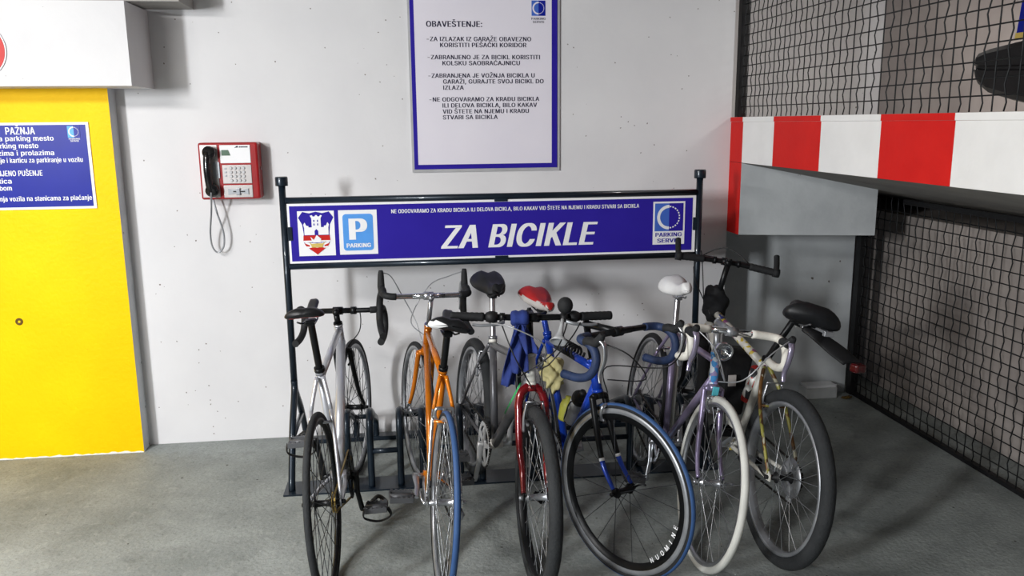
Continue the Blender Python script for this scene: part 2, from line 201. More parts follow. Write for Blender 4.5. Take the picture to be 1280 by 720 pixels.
# letter shapes for the signs: character, advance, outlines
GLYPHS = """A|480|16,0 201,509 276,509 463,0 395,0 287,302 280,323 272,346 264,372 255,402 244,438 232,478 245,478 233,437 222,402 213,371 204,345 197,322 191,302 85,0/110,142 110,199 370,199 370,142;B|456|60,0 60,509 241,509 274,507 304,501 329,491 350,477 367,461 381,442 390,421 396,398 398,374 397,353 393,336 387,320 378,307 368,295 356,286 343,278 329,272 315,267 315,262 331,260 347,254 363,245 378,234 391,220 402,203 411,184 416,161 418,136 416,111 410,88 400,67 386,48 368,31 344,18 317,8 284,2 247,0/125,57 245,57 281,60 309,67 330,80 344,96 353,115 355,137 354,153 350,169 342,184 333,197 320,209 306,218 289,225 269,229 248,231 125,231/125,285 238,285 256,287 273,290 288,296 302,304 314,314 323,326 330,340 335,355 336,372 333,393 326,412 313,429 294,442 270,449 240,452 125,452;C|510|267,-7 225,-3 186,7 150,25 119,49 92,79 70,115 53,157 44,203 40,254 44,305 53,352 70,393 92,429 119,459 150,484 186,501 225,512 267,516 293,514 317,511 340,504 362,496 383,485 402,471 419,456 435,438 448,418 459,397 467,373 473,348 408,348 404,365 397,380 389,395 380,407 369,418 357,428 344,437 330,444 315,449 300,453 284,455 267,456 237,453 209,445 184,432 161,414 141,391 125,364 113,332 106,295 103,254 106,213 113,177 125,145 141,117 161,94 184,76 210,63 237,56 267,53 284,54 300,56 315,60 330,65 344,72 357,81 369,90 380,102 389,114 397,128 404,144 408,160 473,160 467,135 459,112 448,91 435,71 420,53 402,38 383,24 363,13 341,5 317,-2 293,-6;D|502|219,0 96,0 96,57 215,57 254,60 288,68 318,81 343,99 363,122 379,149 390,181 397,216 399,255 397,294 390,329 379,361 364,388 344,410 320,428 291,441 258,449 221,452 93,452 93,509 225,509 273,505 315,495 353,478 385,455 412,426 433,391 449,351 458,306 462,255 458,205 449,159 433,119 411,83 384,54 351,31 312,14 268,3/125,509 125,0 60,0 60,509;E|419|60,0 60,509 372,509 372,452 125,452 125,286 355,286 355,229 125,229 125,57 375,57 375,0;F|410|60,0 60,509 369,509 369,452 125,452 125,278 346,278 346,221 125,221 125,0;G|520|269,-7 225,-3 185,7 149,25 118,49 91,79 69,116 53,157 43,203 40,254 43,305 53,352 69,393 91,429 117,459 149,484 184,501 223,512 265,516 291,514 316,510 340,504 363,494 384,483 403,469 421,453 436,436 449,416 460,395 468,373 474,349 408,349 402,365 395,379 387,393 378,406 368,417 356,427 344,436 330,443 315,448 300,453 283,455 265,456 236,453 209,445 183,432 160,414 141,392 125,364 113,332 106,295 103,254 106,213 113,177 125,145 141,117 161,95 184,76 210,63 238,56 269,53 296,55 322,61 345,71 365,85 382,102 396,123 407,147 413,173 415,202 434,199 283,199 283,256 478,256 478,200 475,160 466,124 451,91 431,62 406,38 377,19 344,5 308,-4;H|517|60,0 60,509 125,509 125,289 392,289 392,509 457,509 457,0 392,0 392,232 125,232 125,0;I|185|60,0 60,509 125,509 125,0;J|396|185,-7 143,-2 106,11 75,33 52,63 38,100 33,145 33,173 98,173 98,145 100,117 108,93 122,74 139,61 160,53 185,50 209,53 230,61 248,74 261,93 269,117 272,145 272,509 336,509 336,145 332,100 318,63 294,33 263,11 227,-2;K|467|104,145 104,216 116,231 128,246 139,261 151,275 162,289 174,303 187,317 199,331 212,344 364,509 448,509 231,276 228,276/60,0 60,509 125,509 125,334 124,225 125,193 125,0/372,0 188,259 228,309 449,0;L|393|60,0 60,509 125,509 125,57 361,57 361,0;M|628|60,0 60,509 152,509 277,187 280,179 284,170 287,159 291,147 295,135 299,123 303,110 307,97 311,84 315,71 319,60 322,49 307,49 311,59 314,71 318,83 322,95 326,108 330,121 334,134 338,146 342,158 346,169 349,179 352,187 476,509 568,509 568,0 504,0 504,291 504,302 504,314 504,327 505,340 505,354 505,369 505,383 506,398 506,413 506,428 507,443 507,457 513,457 508,441 503,425 498,409 492,393 487,378 482,363 477,348 472,335 467,322 463,310 459,300 456,291 342,0 286,0 170,291 167,300 163,310 159,321 155,333 150,347 145,361 140,376 134,392 129,408 124,424 118,441 112,457 119,457 119,444 120,430 120,416 120,401 121,386 121,372 121,357 121,342 122,328 122,315 122,302 122,291 122,0;N|523|60,0 60,509 136,509 343,183 349,174 355,163 363,151 371,137 379,122 388,107 396,90 405,73 414,55 405,54 403,72 402,90 401,108 400,126 399,142 399,157 399,171 399,184 399,195 399,509 463,509 463,0 387,0 202,290 194,303 186,317 177,331 168,346 159,363 148,381 136,402 123,425 108,452 119,454 120,429 121,406 122,384 123,363 124,345 124,328 125,313 125,301 125,291 125,0;O|533|267,-7 225,-3 186,7 150,25 119,49 92,79 70,115 53,157 44,203 40,254 44,305 53,352 70,393 92,429 119,459 150,484 186,501 225,512 267,516 309,512 348,501 384,484 415,459 442,429 464,393 480,352 490,305 493,254 490,203 480,157 464,115 442,79 415,49 384,25 348,7 309,-3/267,53 296,55 324,63 349,76 372,94 392,116 408,144 420,176 428,213 430,254 428,295 420,332 408,365 392,392 372,415 349,433 324,446 296,453 267,456 237,453 210,445 184,433 161,415 142,392 125,364 113,332 106,295 103,254 106,213 113,176 125,144 142,117 161,94 184,76 210,63 237,55;P|445|60,0 60,509 235,509 272,506 305,499 332,487 356,471 375,452 390,430 400,404 407,377 409,348 407,318 400,291 390,265 375,243 356,223 332,207 305,195 272,188 235,186 109,186 109,242 233,242 257,244 279,248 297,256 312,266 324,279 333,294 339,310 343,328 344,348 343,367 339,385 333,402 324,416 312,428 297,439 279,446 257,451 232,452 125,452 125,0;R|449|60,0 60,509 236,509 273,506 305,500 333,489 356,473 376,455 390,433 401,408 407,381 409,352 407,323 401,296 390,271 376,250 356,232 333,217 305,206 273,200 236,198 96,198 96,255 234,255 258,256 280,260 298,267 313,276 325,287 334,300 340,316 344,333 345,352 344,371 340,389 334,405 325,419 313,430 298,440 279,446 258,451 233,452 125,452 125,0/353,0 230,229 303,229 428,0;S|447|224,-9 188,-7 156,-1 128,9 102,23 81,40 64,60 51,83 42,109 38,137 104,137 108,118 114,102 123,88 136,76 150,66 166,59 185,53 204,50 224,49 246,50 267,54 286,60 303,69 317,79 329,92 338,106 344,122 346,139 344,154 340,168 332,179 322,189 310,197 296,205 280,211 263,217 245,222 184,239 145,253 112,269 86,289 67,313 56,341 52,372 54,400 62,425 75,448 92,468 113,484 138,498 165,508 195,514 227,516 259,514 289,508 316,498 340,484 360,468 377,449 390,427 398,403 401,378 337,378 332,402 320,421 302,437 280,449 254,456 225,459 204,457 185,454 167,448 152,440 139,430 129,418 121,405 117,391 115,376 117,359 122,345 131,334 142,324 155,315 169,308 184,302 198,297 212,293 264,279 279,275 295,270 312,264 328,256 344,248 359,238 372,226 384,213 395,198 402,180 407,161 408,139 406,112 399,87 386,64 370,43 349,25 323,11 294,0 261,-7;T|449|32,452 32,509 417,509 417,452 257,452 257,0 193,0 193,452;U|517|259,-8 220,-6 186,2 154,15 126,33 103,55 85,80 71,108 63,140 60,173 60,509 124,509 124,178 126,155 132,133 141,113 153,95 169,80 187,68 208,59 232,53 259,52 285,53 309,59 331,68 349,80 364,95 377,113 385,133 391,155 393,178 393,509 457,509 457,173 454,140 446,108 433,80 414,55 391,33 363,15 332,2 297,-6;V|480|204,0 16,509 84,509 192,206 199,187 207,164 215,137 225,106 236,71 248,31 235,31 247,71 257,107 267,138 276,165 283,187 290,206 395,509 463,509 278,0;Z|438|42,0 42,46 273,385 284,400 295,415 306,431 318,446 329,461 341,476 348,454 327,453 306,453 285,452 265,452 244,452 223,452 40,452 40,509 397,509 397,462 169,129 157,113 146,97 134,81 122,65 110,49 97,33 90,54 111,55 131,56 152,57 173,57 193,57 214,57 399,57 399,0;Š|447|224,-9 188,-7 156,-1 128,9 102,23 81,40 64,60 51,83 42,109 38,137 104,137 108,118 114,102 123,88 136,76 150,66 166,59 185,53 204,50 224,49 246,50 267,54 286,60 303,69 317,79 329,92 338,106 344,122 346,139 344,154 340,168 332,179 322,189 310,197 296,205 280,211 263,217 245,222 184,239 145,253 112,269 86,289 67,313 56,341 52,372 54,400 62,425 75,448 92,468 113,484 138,498 165,508 195,514 227,516 259,514 289,508 316,498 340,484 360,468 377,449 390,427 398,403 401,378 337,378 332,402 320,421 302,437 280,449 254,456 225,459 204,457 185,454 167,448 152,440 139,430 129,418 121,405 117,391 115,376 117,359 122,345 131,334 142,324 155,315 169,308 184,302 198,297 212,293 264,279 279,275 295,270 312,264 328,256 344,248 359,238 372,226 384,213 395,198 402,180 407,161 408,139 406,112 399,87 386,64 370,43 349,25 323,11 294,0 261,-7/173,659 223,599 271,659 332,659 332,656 252,565 194,565 113,656 113,659;Ž|438|42,0 42,46 273,385 284,400 295,415 306,431 318,446 329,461 341,476 348,454 327,453 306,453 285,452 265,452 244,452 223,452 40,452 40,509 397,509 397,462 169,129 157,113 146,97 134,81 122,65 110,49 97,33 90,54 111,55 131,56 152,57 173,57 193,57 214,57 399,57 399,0/170,659 219,599 268,659 329,659 329,656 248,565 190,565 110,656 110,659;Ć|510|267,-7 225,-3 186,7 150,25 119,49 92,79 70,115 53,157 44,203 40,254 44,305 53,352 70,393 92,429 119,459 150,484 186,501 225,512 267,516 293,514 317,511 340,504 362,496 383,485 402,471 419,456 435,438 448,418 459,397 467,373 473,348 408,348 404,365 397,380 389,395 380,407 369,418 357,428 344,437 330,444 315,449 300,453 284,455 267,456 237,453 209,445 184,432 161,414 141,391 125,364 113,332 106,295 103,254 106,213 113,177 125,145 141,117 161,94 184,76 210,63 237,56 267,53 284,54 300,56 315,60 330,65 344,72 357,81 369,90 380,102 389,114 397,128 404,144 408,160 473,160 467,135 459,112 448,91 435,71 420,53 402,38 383,24 363,13 341,5 317,-2 293,-6/239,558 287,659 355,659 290,558;Č|510|267,-7 225,-3 186,7 150,25 119,49 92,79 70,115 53,157 44,203 40,254 44,305 53,352 70,393 92,429 119,459 150,484 186,501 225,512 267,516 293,514 317,511 340,504 362,496 383,485 402,471 419,456 435,438 448,418 459,397 467,373 473,348 408,348 404,365 397,380 389,395 380,407 369,418 357,428 344,437 330,444 315,449 300,453 284,455 267,456 237,453 209,445 184,432 161,414 141,391 125,364 113,332 106,295 103,254 106,213 113,177 125,145 141,117 161,94 184,76 210,63 237,56 267,53 284,54 300,56 315,60 330,65 344,72 357,81 369,90 380,102 389,114 397,128 404,144 408,160 473,160 467,135 459,112 448,91 435,71 420,53 402,38 383,24 363,13 341,5 317,-2 293,-6/217,659 266,599 315,659 376,659 376,656 295,565 237,565 157,656 157,659;Đ|513|230,0 107,0 107,57 226,57 265,60 299,68 329,81 354,99 374,122 390,149 401,181 408,216 410,255 408,294 401,329 390,361 375,388 355,410 330,428 302,441 269,449 232,452 104,452 104,509 236,509 283,505 326,495 363,478 396,455 423,426 444,391 460,351 469,306 473,255 469,205 460,159 444,119 422,83 395,54 362,31 323,14 279,3/136,509 136,0 71,0 71,509/7,228 7,281 270,281 270,228;-|453|337,244 337,188 114,188 114,244;,|188|38,-119 68,71 137,71 84,-119;:|188|95,-4 83,-3 73,1 63,9 55,18 51,29 50,41 51,53 55,64 63,73 73,81 83,85 95,87 107,85 118,81 128,73 135,64 140,53 141,41 140,29 135,18 128,9 118,1 107,-3/95,271 83,272 73,277 63,284 55,294 51,304 50,316 51,328 55,339 63,349 73,356 83,360 95,362 107,360 118,356 128,349 135,339 140,328 141,316 140,304 135,294 128,284 118,277 107,272;.|188|95,-4 83,-3 73,1 63,9 55,18 51,29 50,41 51,53 55,64 63,73 73,81 83,85 95,87 107,85 118,81 128,73 135,64 140,53 141,41 140,29 135,18 128,9 118,1 107,-3;a|389|160,-9 137,-7 115,-3 94,5 76,15 60,29 48,45 38,63 32,84 30,108 32,128 36,146 43,161 53,174 64,184 78,193 92,200 108,206 125,211 143,214 161,217 178,220 200,223 218,225 234,227 247,229 257,231 265,235 271,240 274,246 276,255 276,257 275,272 272,285 267,297 260,307 251,315 240,322 227,327 212,330 196,331 178,330 163,327 149,322 137,316 127,309 118,301 110,292 104,283 100,274 41,291 51,313 64,331 79,346 95,358 114,368 133,375 153,380 173,383 194,384 208,384 223,382 239,379 255,375 271,369 286,360 300,350 312,336 322,320 330,301 335,278 337,251 337,0 277,0 277,52 272,52 267,43 260,34 252,25 242,16 229,8 215,1 199,-4 181,-7/170,45 192,47 211,51 228,59 242,68 254,80 263,93 270,108 274,122 276,138 276,190 272,187 267,184 259,182 251,180 241,178 231,176 221,174 210,173 200,171 191,170 182,169 175,168 161,166 147,163 134,159 122,153 112,147 103,139 97,130 93,118 92,105 93,93 96,82 102,72 109,64 119,57 130,52 142,48 156,46;b|424|229,-8 208,-7 189,-3 172,4 159,12 147,21 138,31 130,41 123,50 118,59 112,59 112,0 53,0 53,509 114,509 114,319 118,319 123,327 130,336 137,346 147,355 158,364 171,373 188,379 207,383 229,384 259,382 287,374 313,361 335,342 354,320 370,293 381,261 388,227 390,189 388,151 381,116 370,84 355,57 336,34 313,16 288,3 260,-6/220,47 242,49 262,55 279,66 294,80 306,97 316,117 323,139 327,163 328,189 327,215 323,239 316,261 307,281 295,298 280,311 262,322 243,328 220,330 198,328 178,322 161,312 147,299 134,282 125,263 118,241 114,216 113,189 114,162 118,138 125,115 135,95 147,78 162,65 179,55 198,49;c|396|207,-8 174,-5 144,3 117,16 93,35 72,58 56,85 44,116 37,150 34,187 37,225 44,260 56,291 72,318 93,341 117,360 144,374 174,382 207,384 226,384 243,381 260,377 276,371 291,364 305,356 318,346 330,335 340,322 349,308 356,293 362,277 303,262 300,272 295,281 290,289 284,297 278,304 270,311 261,316 252,321 242,325 231,328 220,329 207,330 184,328 163,321 145,310 130,296 118,278 108,258 102,236 98,212 96,187 98,163 102,139 108,117 118,97 130,80 145,66 163,55 184,49 207,46 220,47 232,49 243,52 253,55 262,60 271,66 279,73 285,80 292,89 297,98 301,107 304,117 363,102 357,86 350,70 341,56 331,43 319,32 306,21 292,12 277,5 261,-1 244,-5 226,-7;d|424|195,-8 165,-6 137,3 111,16 89,34 70,57 55,84 43,116 36,151 34,189 36,227 43,261 55,293 70,320 89,342 112,361 137,374 165,382 196,384 218,383 237,379 253,373 267,364 278,355 287,346 295,336 301,327 306,319 311,319 311,509 372,509 372,0 313,0 313,59 307,59 301,50 295,41 287,31 277,21 266,12 252,4 236,-3 217,-7/205,47 226,49 246,55 263,65 278,78 290,95 299,115 306,138 310,162 312,189 310,216 306,241 300,263 290,282 278,299 263,312 246,322 227,328 205,330 182,328 162,322 145,311 130,298 118,281 108,261 102,239 98,215 96,189 98,163 102,139 109,117 118,97 130,80 145,66 162,55 182,49;e|404|212,-8 177,-5 145,3 117,16 92,35 72,58 56,85 44,116 37,150 34,187 36,224 44,258 55,290 71,317 91,340 115,359 142,373 172,382 205,384 226,383 246,380 266,374 285,366 303,355 319,341 334,324 347,305 357,282 365,256 370,227 371,194 371,169 75,169 75,221 338,221 310,202 308,226 304,248 298,269 288,286 277,301 263,314 246,323 227,328 205,330 183,328 164,323 146,313 131,301 119,286 109,270 102,251 97,231 96,211 96,178 98,151 102,127 110,106 121,88 135,73 151,61 169,53 190,48 212,46 227,47 241,49 254,53 265,58 276,65 285,73 294,82 300,93 306,105 365,91 358,72 348,55 335,39 320,26 302,14 283,4 261,-3 237,-7;g|425|207,-151 180,-149 156,-146 134,-140 114,-132 97,-122 82,-110 70,-97 59,-84 51,-69 101,-41 107,-49 114,-57 122,-66 131,-74 142,-82 154,-88 169,-93 187,-96 207,-97 236,-95 261,-87 282,-75 298,-58 308,-34 311,-6 311,68 306,68 301,60 294,51 287,41 277,32 266,23 252,16 236,10 217,6 195,5 165,7 138,14 113,27 90,43 71,65 55,90 43,120 36,154 34,191 36,229 43,263 55,293 71,320 90,342 112,361 138,374 166,382 196,384 218,383 237,379 253,373 267,365 279,356 288,346 296,336 302,327 308,319 313,319 313,379 372,379 372,-9 370,-40 363,-67 350,-90 334,-109 314,-124 291,-136 265,-144 237,-149/205,59 227,61 246,66 264,75 278,87 290,103 300,121 307,142 311,166 312,193 311,219 307,242 300,264 291,283 279,299 264,312 247,322 227,328 205,330 182,328 163,322 145,312 130,298 118,282 109,262 102,241 98,218 96,193 98,167 102,144 109,123 118,104 131,88 145,76 163,66 183,61;h|410|114,227 114,0 53,0 53,509 114,509 114,287 102,287 116,319 132,344 152,362 175,374 200,382 227,384 252,383 275,377 295,369 313,356 328,340 341,321 350,298 355,271 357,240 357,0 296,0 296,235 293,263 286,286 273,304 256,318 235,326 210,329 192,328 176,324 161,317 147,308 136,297 126,283 119,266 115,248;i|167|53,0 53,379 114,379 114,0/84,443 73,444 63,448 54,455 47,463 43,472 41,483 43,494 47,504 54,512 63,518 73,522 84,524 95,522 105,518 114,512 121,504 125,494 126,483 125,472 121,463 114,455 105,448 95,444;j|167|53,379 114,379 114,-30 112,-52 108,-72 102,-90 92,-106 80,-119 65,-129 47,-137 27,-141 4,-143 -10,-143 -10,-87 2,-87 18,-85 31,-80 40,-72 47,-61 51,-46 53,-29/83,443 72,444 62,448 53,455 47,463 42,472 41,483 42,494 47,504 53,512 62,518 72,522 83,524 95,522 105,518 114,512 120,504 125,494 126,483 125,472 120,463 114,455 105,448 95,444;k|381|110,137 110,212 121,212 284,379 360,379 184,199 177,199/53,0 53,509 114,509 114,0/294,0 148,186 191,229 372,0;l|189|139,-2 112,0 91,8 74,20 62,37 55,59 53,84 53,509 114,509 114,99 114,83 117,71 120,62 126,57 135,53 146,52 152,52 157,52 160,53 164,53 167,54 170,54 181,3 175,1 169,0 162,-1 154,-2 147,-2;m|610|53,0 53,379 112,379 112,295 108,295 114,314 122,331 132,346 144,358 158,368 172,376 187,382 203,385 219,386 245,383 268,375 287,361 303,342 314,320 321,295 312,295 318,312 326,329 337,343 350,356 364,366 381,375 398,381 417,385 437,386 458,385 478,380 497,372 514,361 529,346 541,328 550,307 555,283 557,255 557,0 496,0 496,254 493,279 485,298 473,313 456,323 438,329 419,330 402,329 387,326 374,320 363,312 353,302 345,290 340,277 336,263 335,247 335,0 274,0 274,260 272,280 265,297 253,311 238,322 220,328 199,330 185,329 171,326 158,320 145,312 135,302 126,289 119,274 115,257 114,238 114,0;n|410|114,227 114,0 53,0 53,379 112,379 112,287 102,287 116,319 132,344 152,362 175,374 200,382 227,384 252,383 275,377 295,369 313,356 328,340 341,321 350,298 355,271 357,240 357,0 296,0 296,235 293,263 286,286 273,304 256,318 235,326 210,329 192,328 176,324 161,317 147,308 136,297 126,283 119,266 115,248;o|415|207,-8 174,-5 144,3 117,16 93,35 72,58 56,85 44,116 37,150 34,187 37,225 44,260 56,291 72,318 93,341 117,360 144,374 174,382 207,384 241,382 271,374 299,360 323,341 343,318 359,291 371,260 379,225 381,187 379,150 371,116 359,85 343,58 323,35 299,16 271,3 241,-5/207,46 231,49 252,55 270,66 285,80 298,97 307,117 314,139 318,163 319,187 318,212 314,236 307,258 298,278 285,296 270,310 252,321 231,328 207,330 184,328 163,321 145,310 130,296 118,278 108,258 102,236 98,212 96,187 98,163 102,139 108,117 118,97 130,80 145,66 163,55 184,49;p|424|53,-143 53,379 112,379 112,319 118,319 123,327 130,336 137,346 147,355 158,364 171,373 188,379 207,383 229,384 259,382 287,374 313,361 335,342 354,320 370,293 381,261 388,227 390,189 388,151 381,116 370,84 355,57 336,34 313,16 288,3 260,-6 229,-8 208,-7 189,-3 173,4 159,12 147,21 138,31 130,41 124,50 118,59 114,59 114,-143/220,47 242,49 262,55 279,66 294,80 306,97 316,117 323,139 327,163 328,189 327,215 323,239 316,261 307,281 295,298 280,311 262,322 243,328 220,330 198,328 178,322 161,312 147,299 134,282 125,263 118,241 114,216 113,189 114,162 118,138 125,115 135,95 147,78 162,65 179,55 198,49;r|259|53,0 53,379 112,379 112,321 115,321 124,339 137,354 152,367 171,377 191,383 213,385 218,385 223,385 229,384 235,384 240,384 243,384 243,322 241,323 236,324 230,324 223,325 215,326 207,326 190,324 174,321 159,315 146,306 135,296 126,284 119,269 115,254 114,237 114,0;s|365|182,-8 157,-7 133,-3 112,3 93,12 76,24 62,38 50,54 41,73 36,94 94,107 101,87 111,72 124,60 141,52 160,47 181,45 206,47 227,53 244,62 258,74 265,88 268,103 266,115 262,126 254,136 243,144 229,150 212,155 149,170 118,180 92,192 72,208 58,227 50,249 47,274 49,295 55,314 65,332 79,347 95,360 115,370 137,378 161,383 187,384 212,383 234,379 254,372 271,363 286,352 299,339 309,324 318,308 324,290 268,277 262,291 254,304 243,316 228,325 210,331 187,333 166,331 147,326 131,317 119,305 111,292 109,277 110,264 115,253 124,243 136,235 152,229 172,223 229,209 261,200 287,187 306,171 320,153 328,131 331,107 329,85 323,65 312,47 298,31 281,18 260,6 236,-2 210,-7;t|227|204,379 204,327 6,327 6,379/65,471 126,471 126,98 127,83 130,70 136,61 144,55 156,51 170,50 175,50 180,50 185,51 191,52 197,53 202,54 213,2 207,0 200,-2 192,-3 184,-3 176,-4 168,-4 138,-1 113,7 92,21 77,41 68,64 65,93;u|410|182,-5 158,-3 135,2 115,11 97,23 82,39 69,59 60,82 54,109 53,139 53,379 114,379 114,144 116,117 124,94 137,75 154,61 175,53 200,50 218,51 234,55 249,62 263,71 274,83 283,97 290,113 295,132 296,153 296,379 357,379 357,0 298,0 298,92 307,92 294,60 277,35 257,17 234,5 209,-3;v|389|163,0 17,379 84,379 165,155 173,132 180,110 187,87 193,64 199,42 206,21 184,21 191,42 197,64 203,87 209,110 216,132 224,155 305,379 371,379 226,0;z|380|42,0 42,46 254,320 254,323 48,323 48,379 333,379 333,331 126,60 126,56 339,56 339,0;č|396|207,-8 174,-5 144,3 117,16 93,35 72,58 56,85 44,116 37,150 34,187 37,225 44,260 56,291 72,318 93,341 117,360 144,374 174,382 207,384 226,384 243,381 260,377 276,371 291,364 305,356 318,346 330,335 340,322 349,308 356,293 362,277 303,262 300,272 295,281 290,289 284,297 278,304 270,311 261,316 252,321 242,325 231,328 220,329 207,330 184,328 163,321 145,310 130,296 118,278 108,258 102,236 98,212 96,187 98,163 102,139 108,117 118,97 130,80 145,66 163,55 184,49 207,46 220,47 232,49 243,52 253,55 262,60 271,66 279,73 285,80 292,89 297,98 301,107 304,117 363,102 357,86 350,70 341,56 331,43 319,32 306,21 292,12 277,5 261,-1 244,-5 226,-7/158,529 207,469 256,529 317,529 317,526 236,435 178,435 98,526 98,529;ć|396|207,-8 174,-5 144,3 117,16 93,35 72,58 56,85 44,116 37,150 34,187 37,225 44,260 56,291 72,318 93,341 117,360 144,374 174,382 207,384 226,384 243,381 260,377 276,371 291,364 305,356 318,346 330,335 340,322 349,308 356,293 362,277 303,262 300,272 295,281 290,289 284,297 278,304 270,311 261,316 252,321 242,325 231,328 220,329 207,330 184,328 163,321 145,310 130,296 118,278 108,258 102,236 98,212 96,187 98,163 102,139 108,117 118,97 130,80 145,66 163,55 184,49 207,46 220,47 232,49 243,52 253,55 262,60 271,66 279,73 285,80 292,89 297,98 301,107 304,117 363,102 357,86 350,70 341,56 331,43 319,32 306,21 292,12 277,5 261,-1 244,-5 226,-7/181,429 228,529 297,529 231,429;ž|380|42,0 42,46 254,320 254,323 48,323 48,379 333,379 333,331 126,60 126,56 339,56 339,0/138,529 187,469 235,529 296,529 296,526 216,435 158,435 78,526 78,529;š|365|182,-8 157,-7 133,-3 112,3 93,12 76,24 62,38 50,54 41,73 36,94 94,107 101,87 111,72 124,60 141,52 160,47 181,45 206,47 227,53 244,62 258,74 265,88 268,103 266,115 262,126 254,136 243,144 229,150 212,155 149,170 118,180 92,192 72,208 58,227 50,249 47,274 49,295 55,314 65,332 79,347 95,360 115,370 137,378 161,383 187,384 212,383 234,379 254,372 271,363 286,352 299,339 309,324 318,308 324,290 268,277 262,291 254,304 243,316 228,325 210,331 187,333 166,331 147,326 131,317 119,305 111,292 109,277 110,264 115,253 124,243 136,235 152,229 172,223 229,209 261,200 287,187 306,171 320,153 328,131 331,107 329,85 323,65 312,47 298,31 281,18 260,6 236,-2 210,-7/137,529 186,469 235,529 296,529 296,526 215,435 157,435 77,526 77,529"""
GLYPH = {}
for _g in GLYPHS.split(';'):
    _c, _a, _o = _g.split('|')
    GLYPH[_c] = (int(_a), [[tuple(map(float, p.split(','))) for p in L.split(' ')] for L in _o.split('/')])
CAP = max(p[1] for p in GLYPH['H'][1][0])
_traps = {}
def glyph_traps(ch, d):
    """fill the outlines (thickened sideways by d) with trapezoids, non-zero winding"""
    if (ch, d) in _traps: return _traps[ch, d]
    E = []
    for sh in ((-d, d) if 0 < d < 26 else (-d, -d/3, d/3, d) if d else (0,)):
        for L in GLYPH[ch][1]:
            for i in range(len(L)):
                (ax, ay), (bx, by) = L[i], L[(i+1) % len(L)]
                if ay != by: E.append((ax+sh, ay, bx+sh, by, 1) if ay < by else (bx+sh, by, ax+sh, ay, -1))
    ys = {e[1] for e in E} | {e[3] for e in E}
    for i in range(len(E)):
        x1, y1, x2, y2, _ = E[i]; k1 = (x2-x1)/(y2-y1)
        for j in range(i):
            x3, y3, x4, y4, _ = E[j]; lo, hi = max(y1, y3), min(y2, y4)
            if hi-lo < 2: continue
            k2 = (x4-x3)/(y4-y3)
            d0 = x1+k1*(lo-y1)-x3-k2*(lo-y3); d1 = x1+k1*(hi-y1)-x3-k2*(hi-y3)
            if d0*d1 < 0: ys.add(lo+(hi-lo)*d0/(d0-d1))
    ys = sorted(ys); Y = [ys[0]]
    for v in ys[1:]:
        if v-Y[-1] > 1.5: Y.append(v)
    out = []
    for a, b in zip(Y, Y[1:]):
        m = (a+b)/2; row = []
        for x1, y1, x2, y2, w in E:
            if y1 < m < y2:
                k = (x2-x1)/(y2-y1); row.append((x1+k*(m-y1), x1+k*(a-y1), x1+k*(b-y1), w))
        row.sort(); wn = 0
        for r in row:
            if wn == 0: st_ = r
            wn += r[3]
            if wn == 0: out.append(((st_[1], a), (r[1], a), (r[2], b), (st_[2], b)))
    _traps[ch, d] = out
    return out
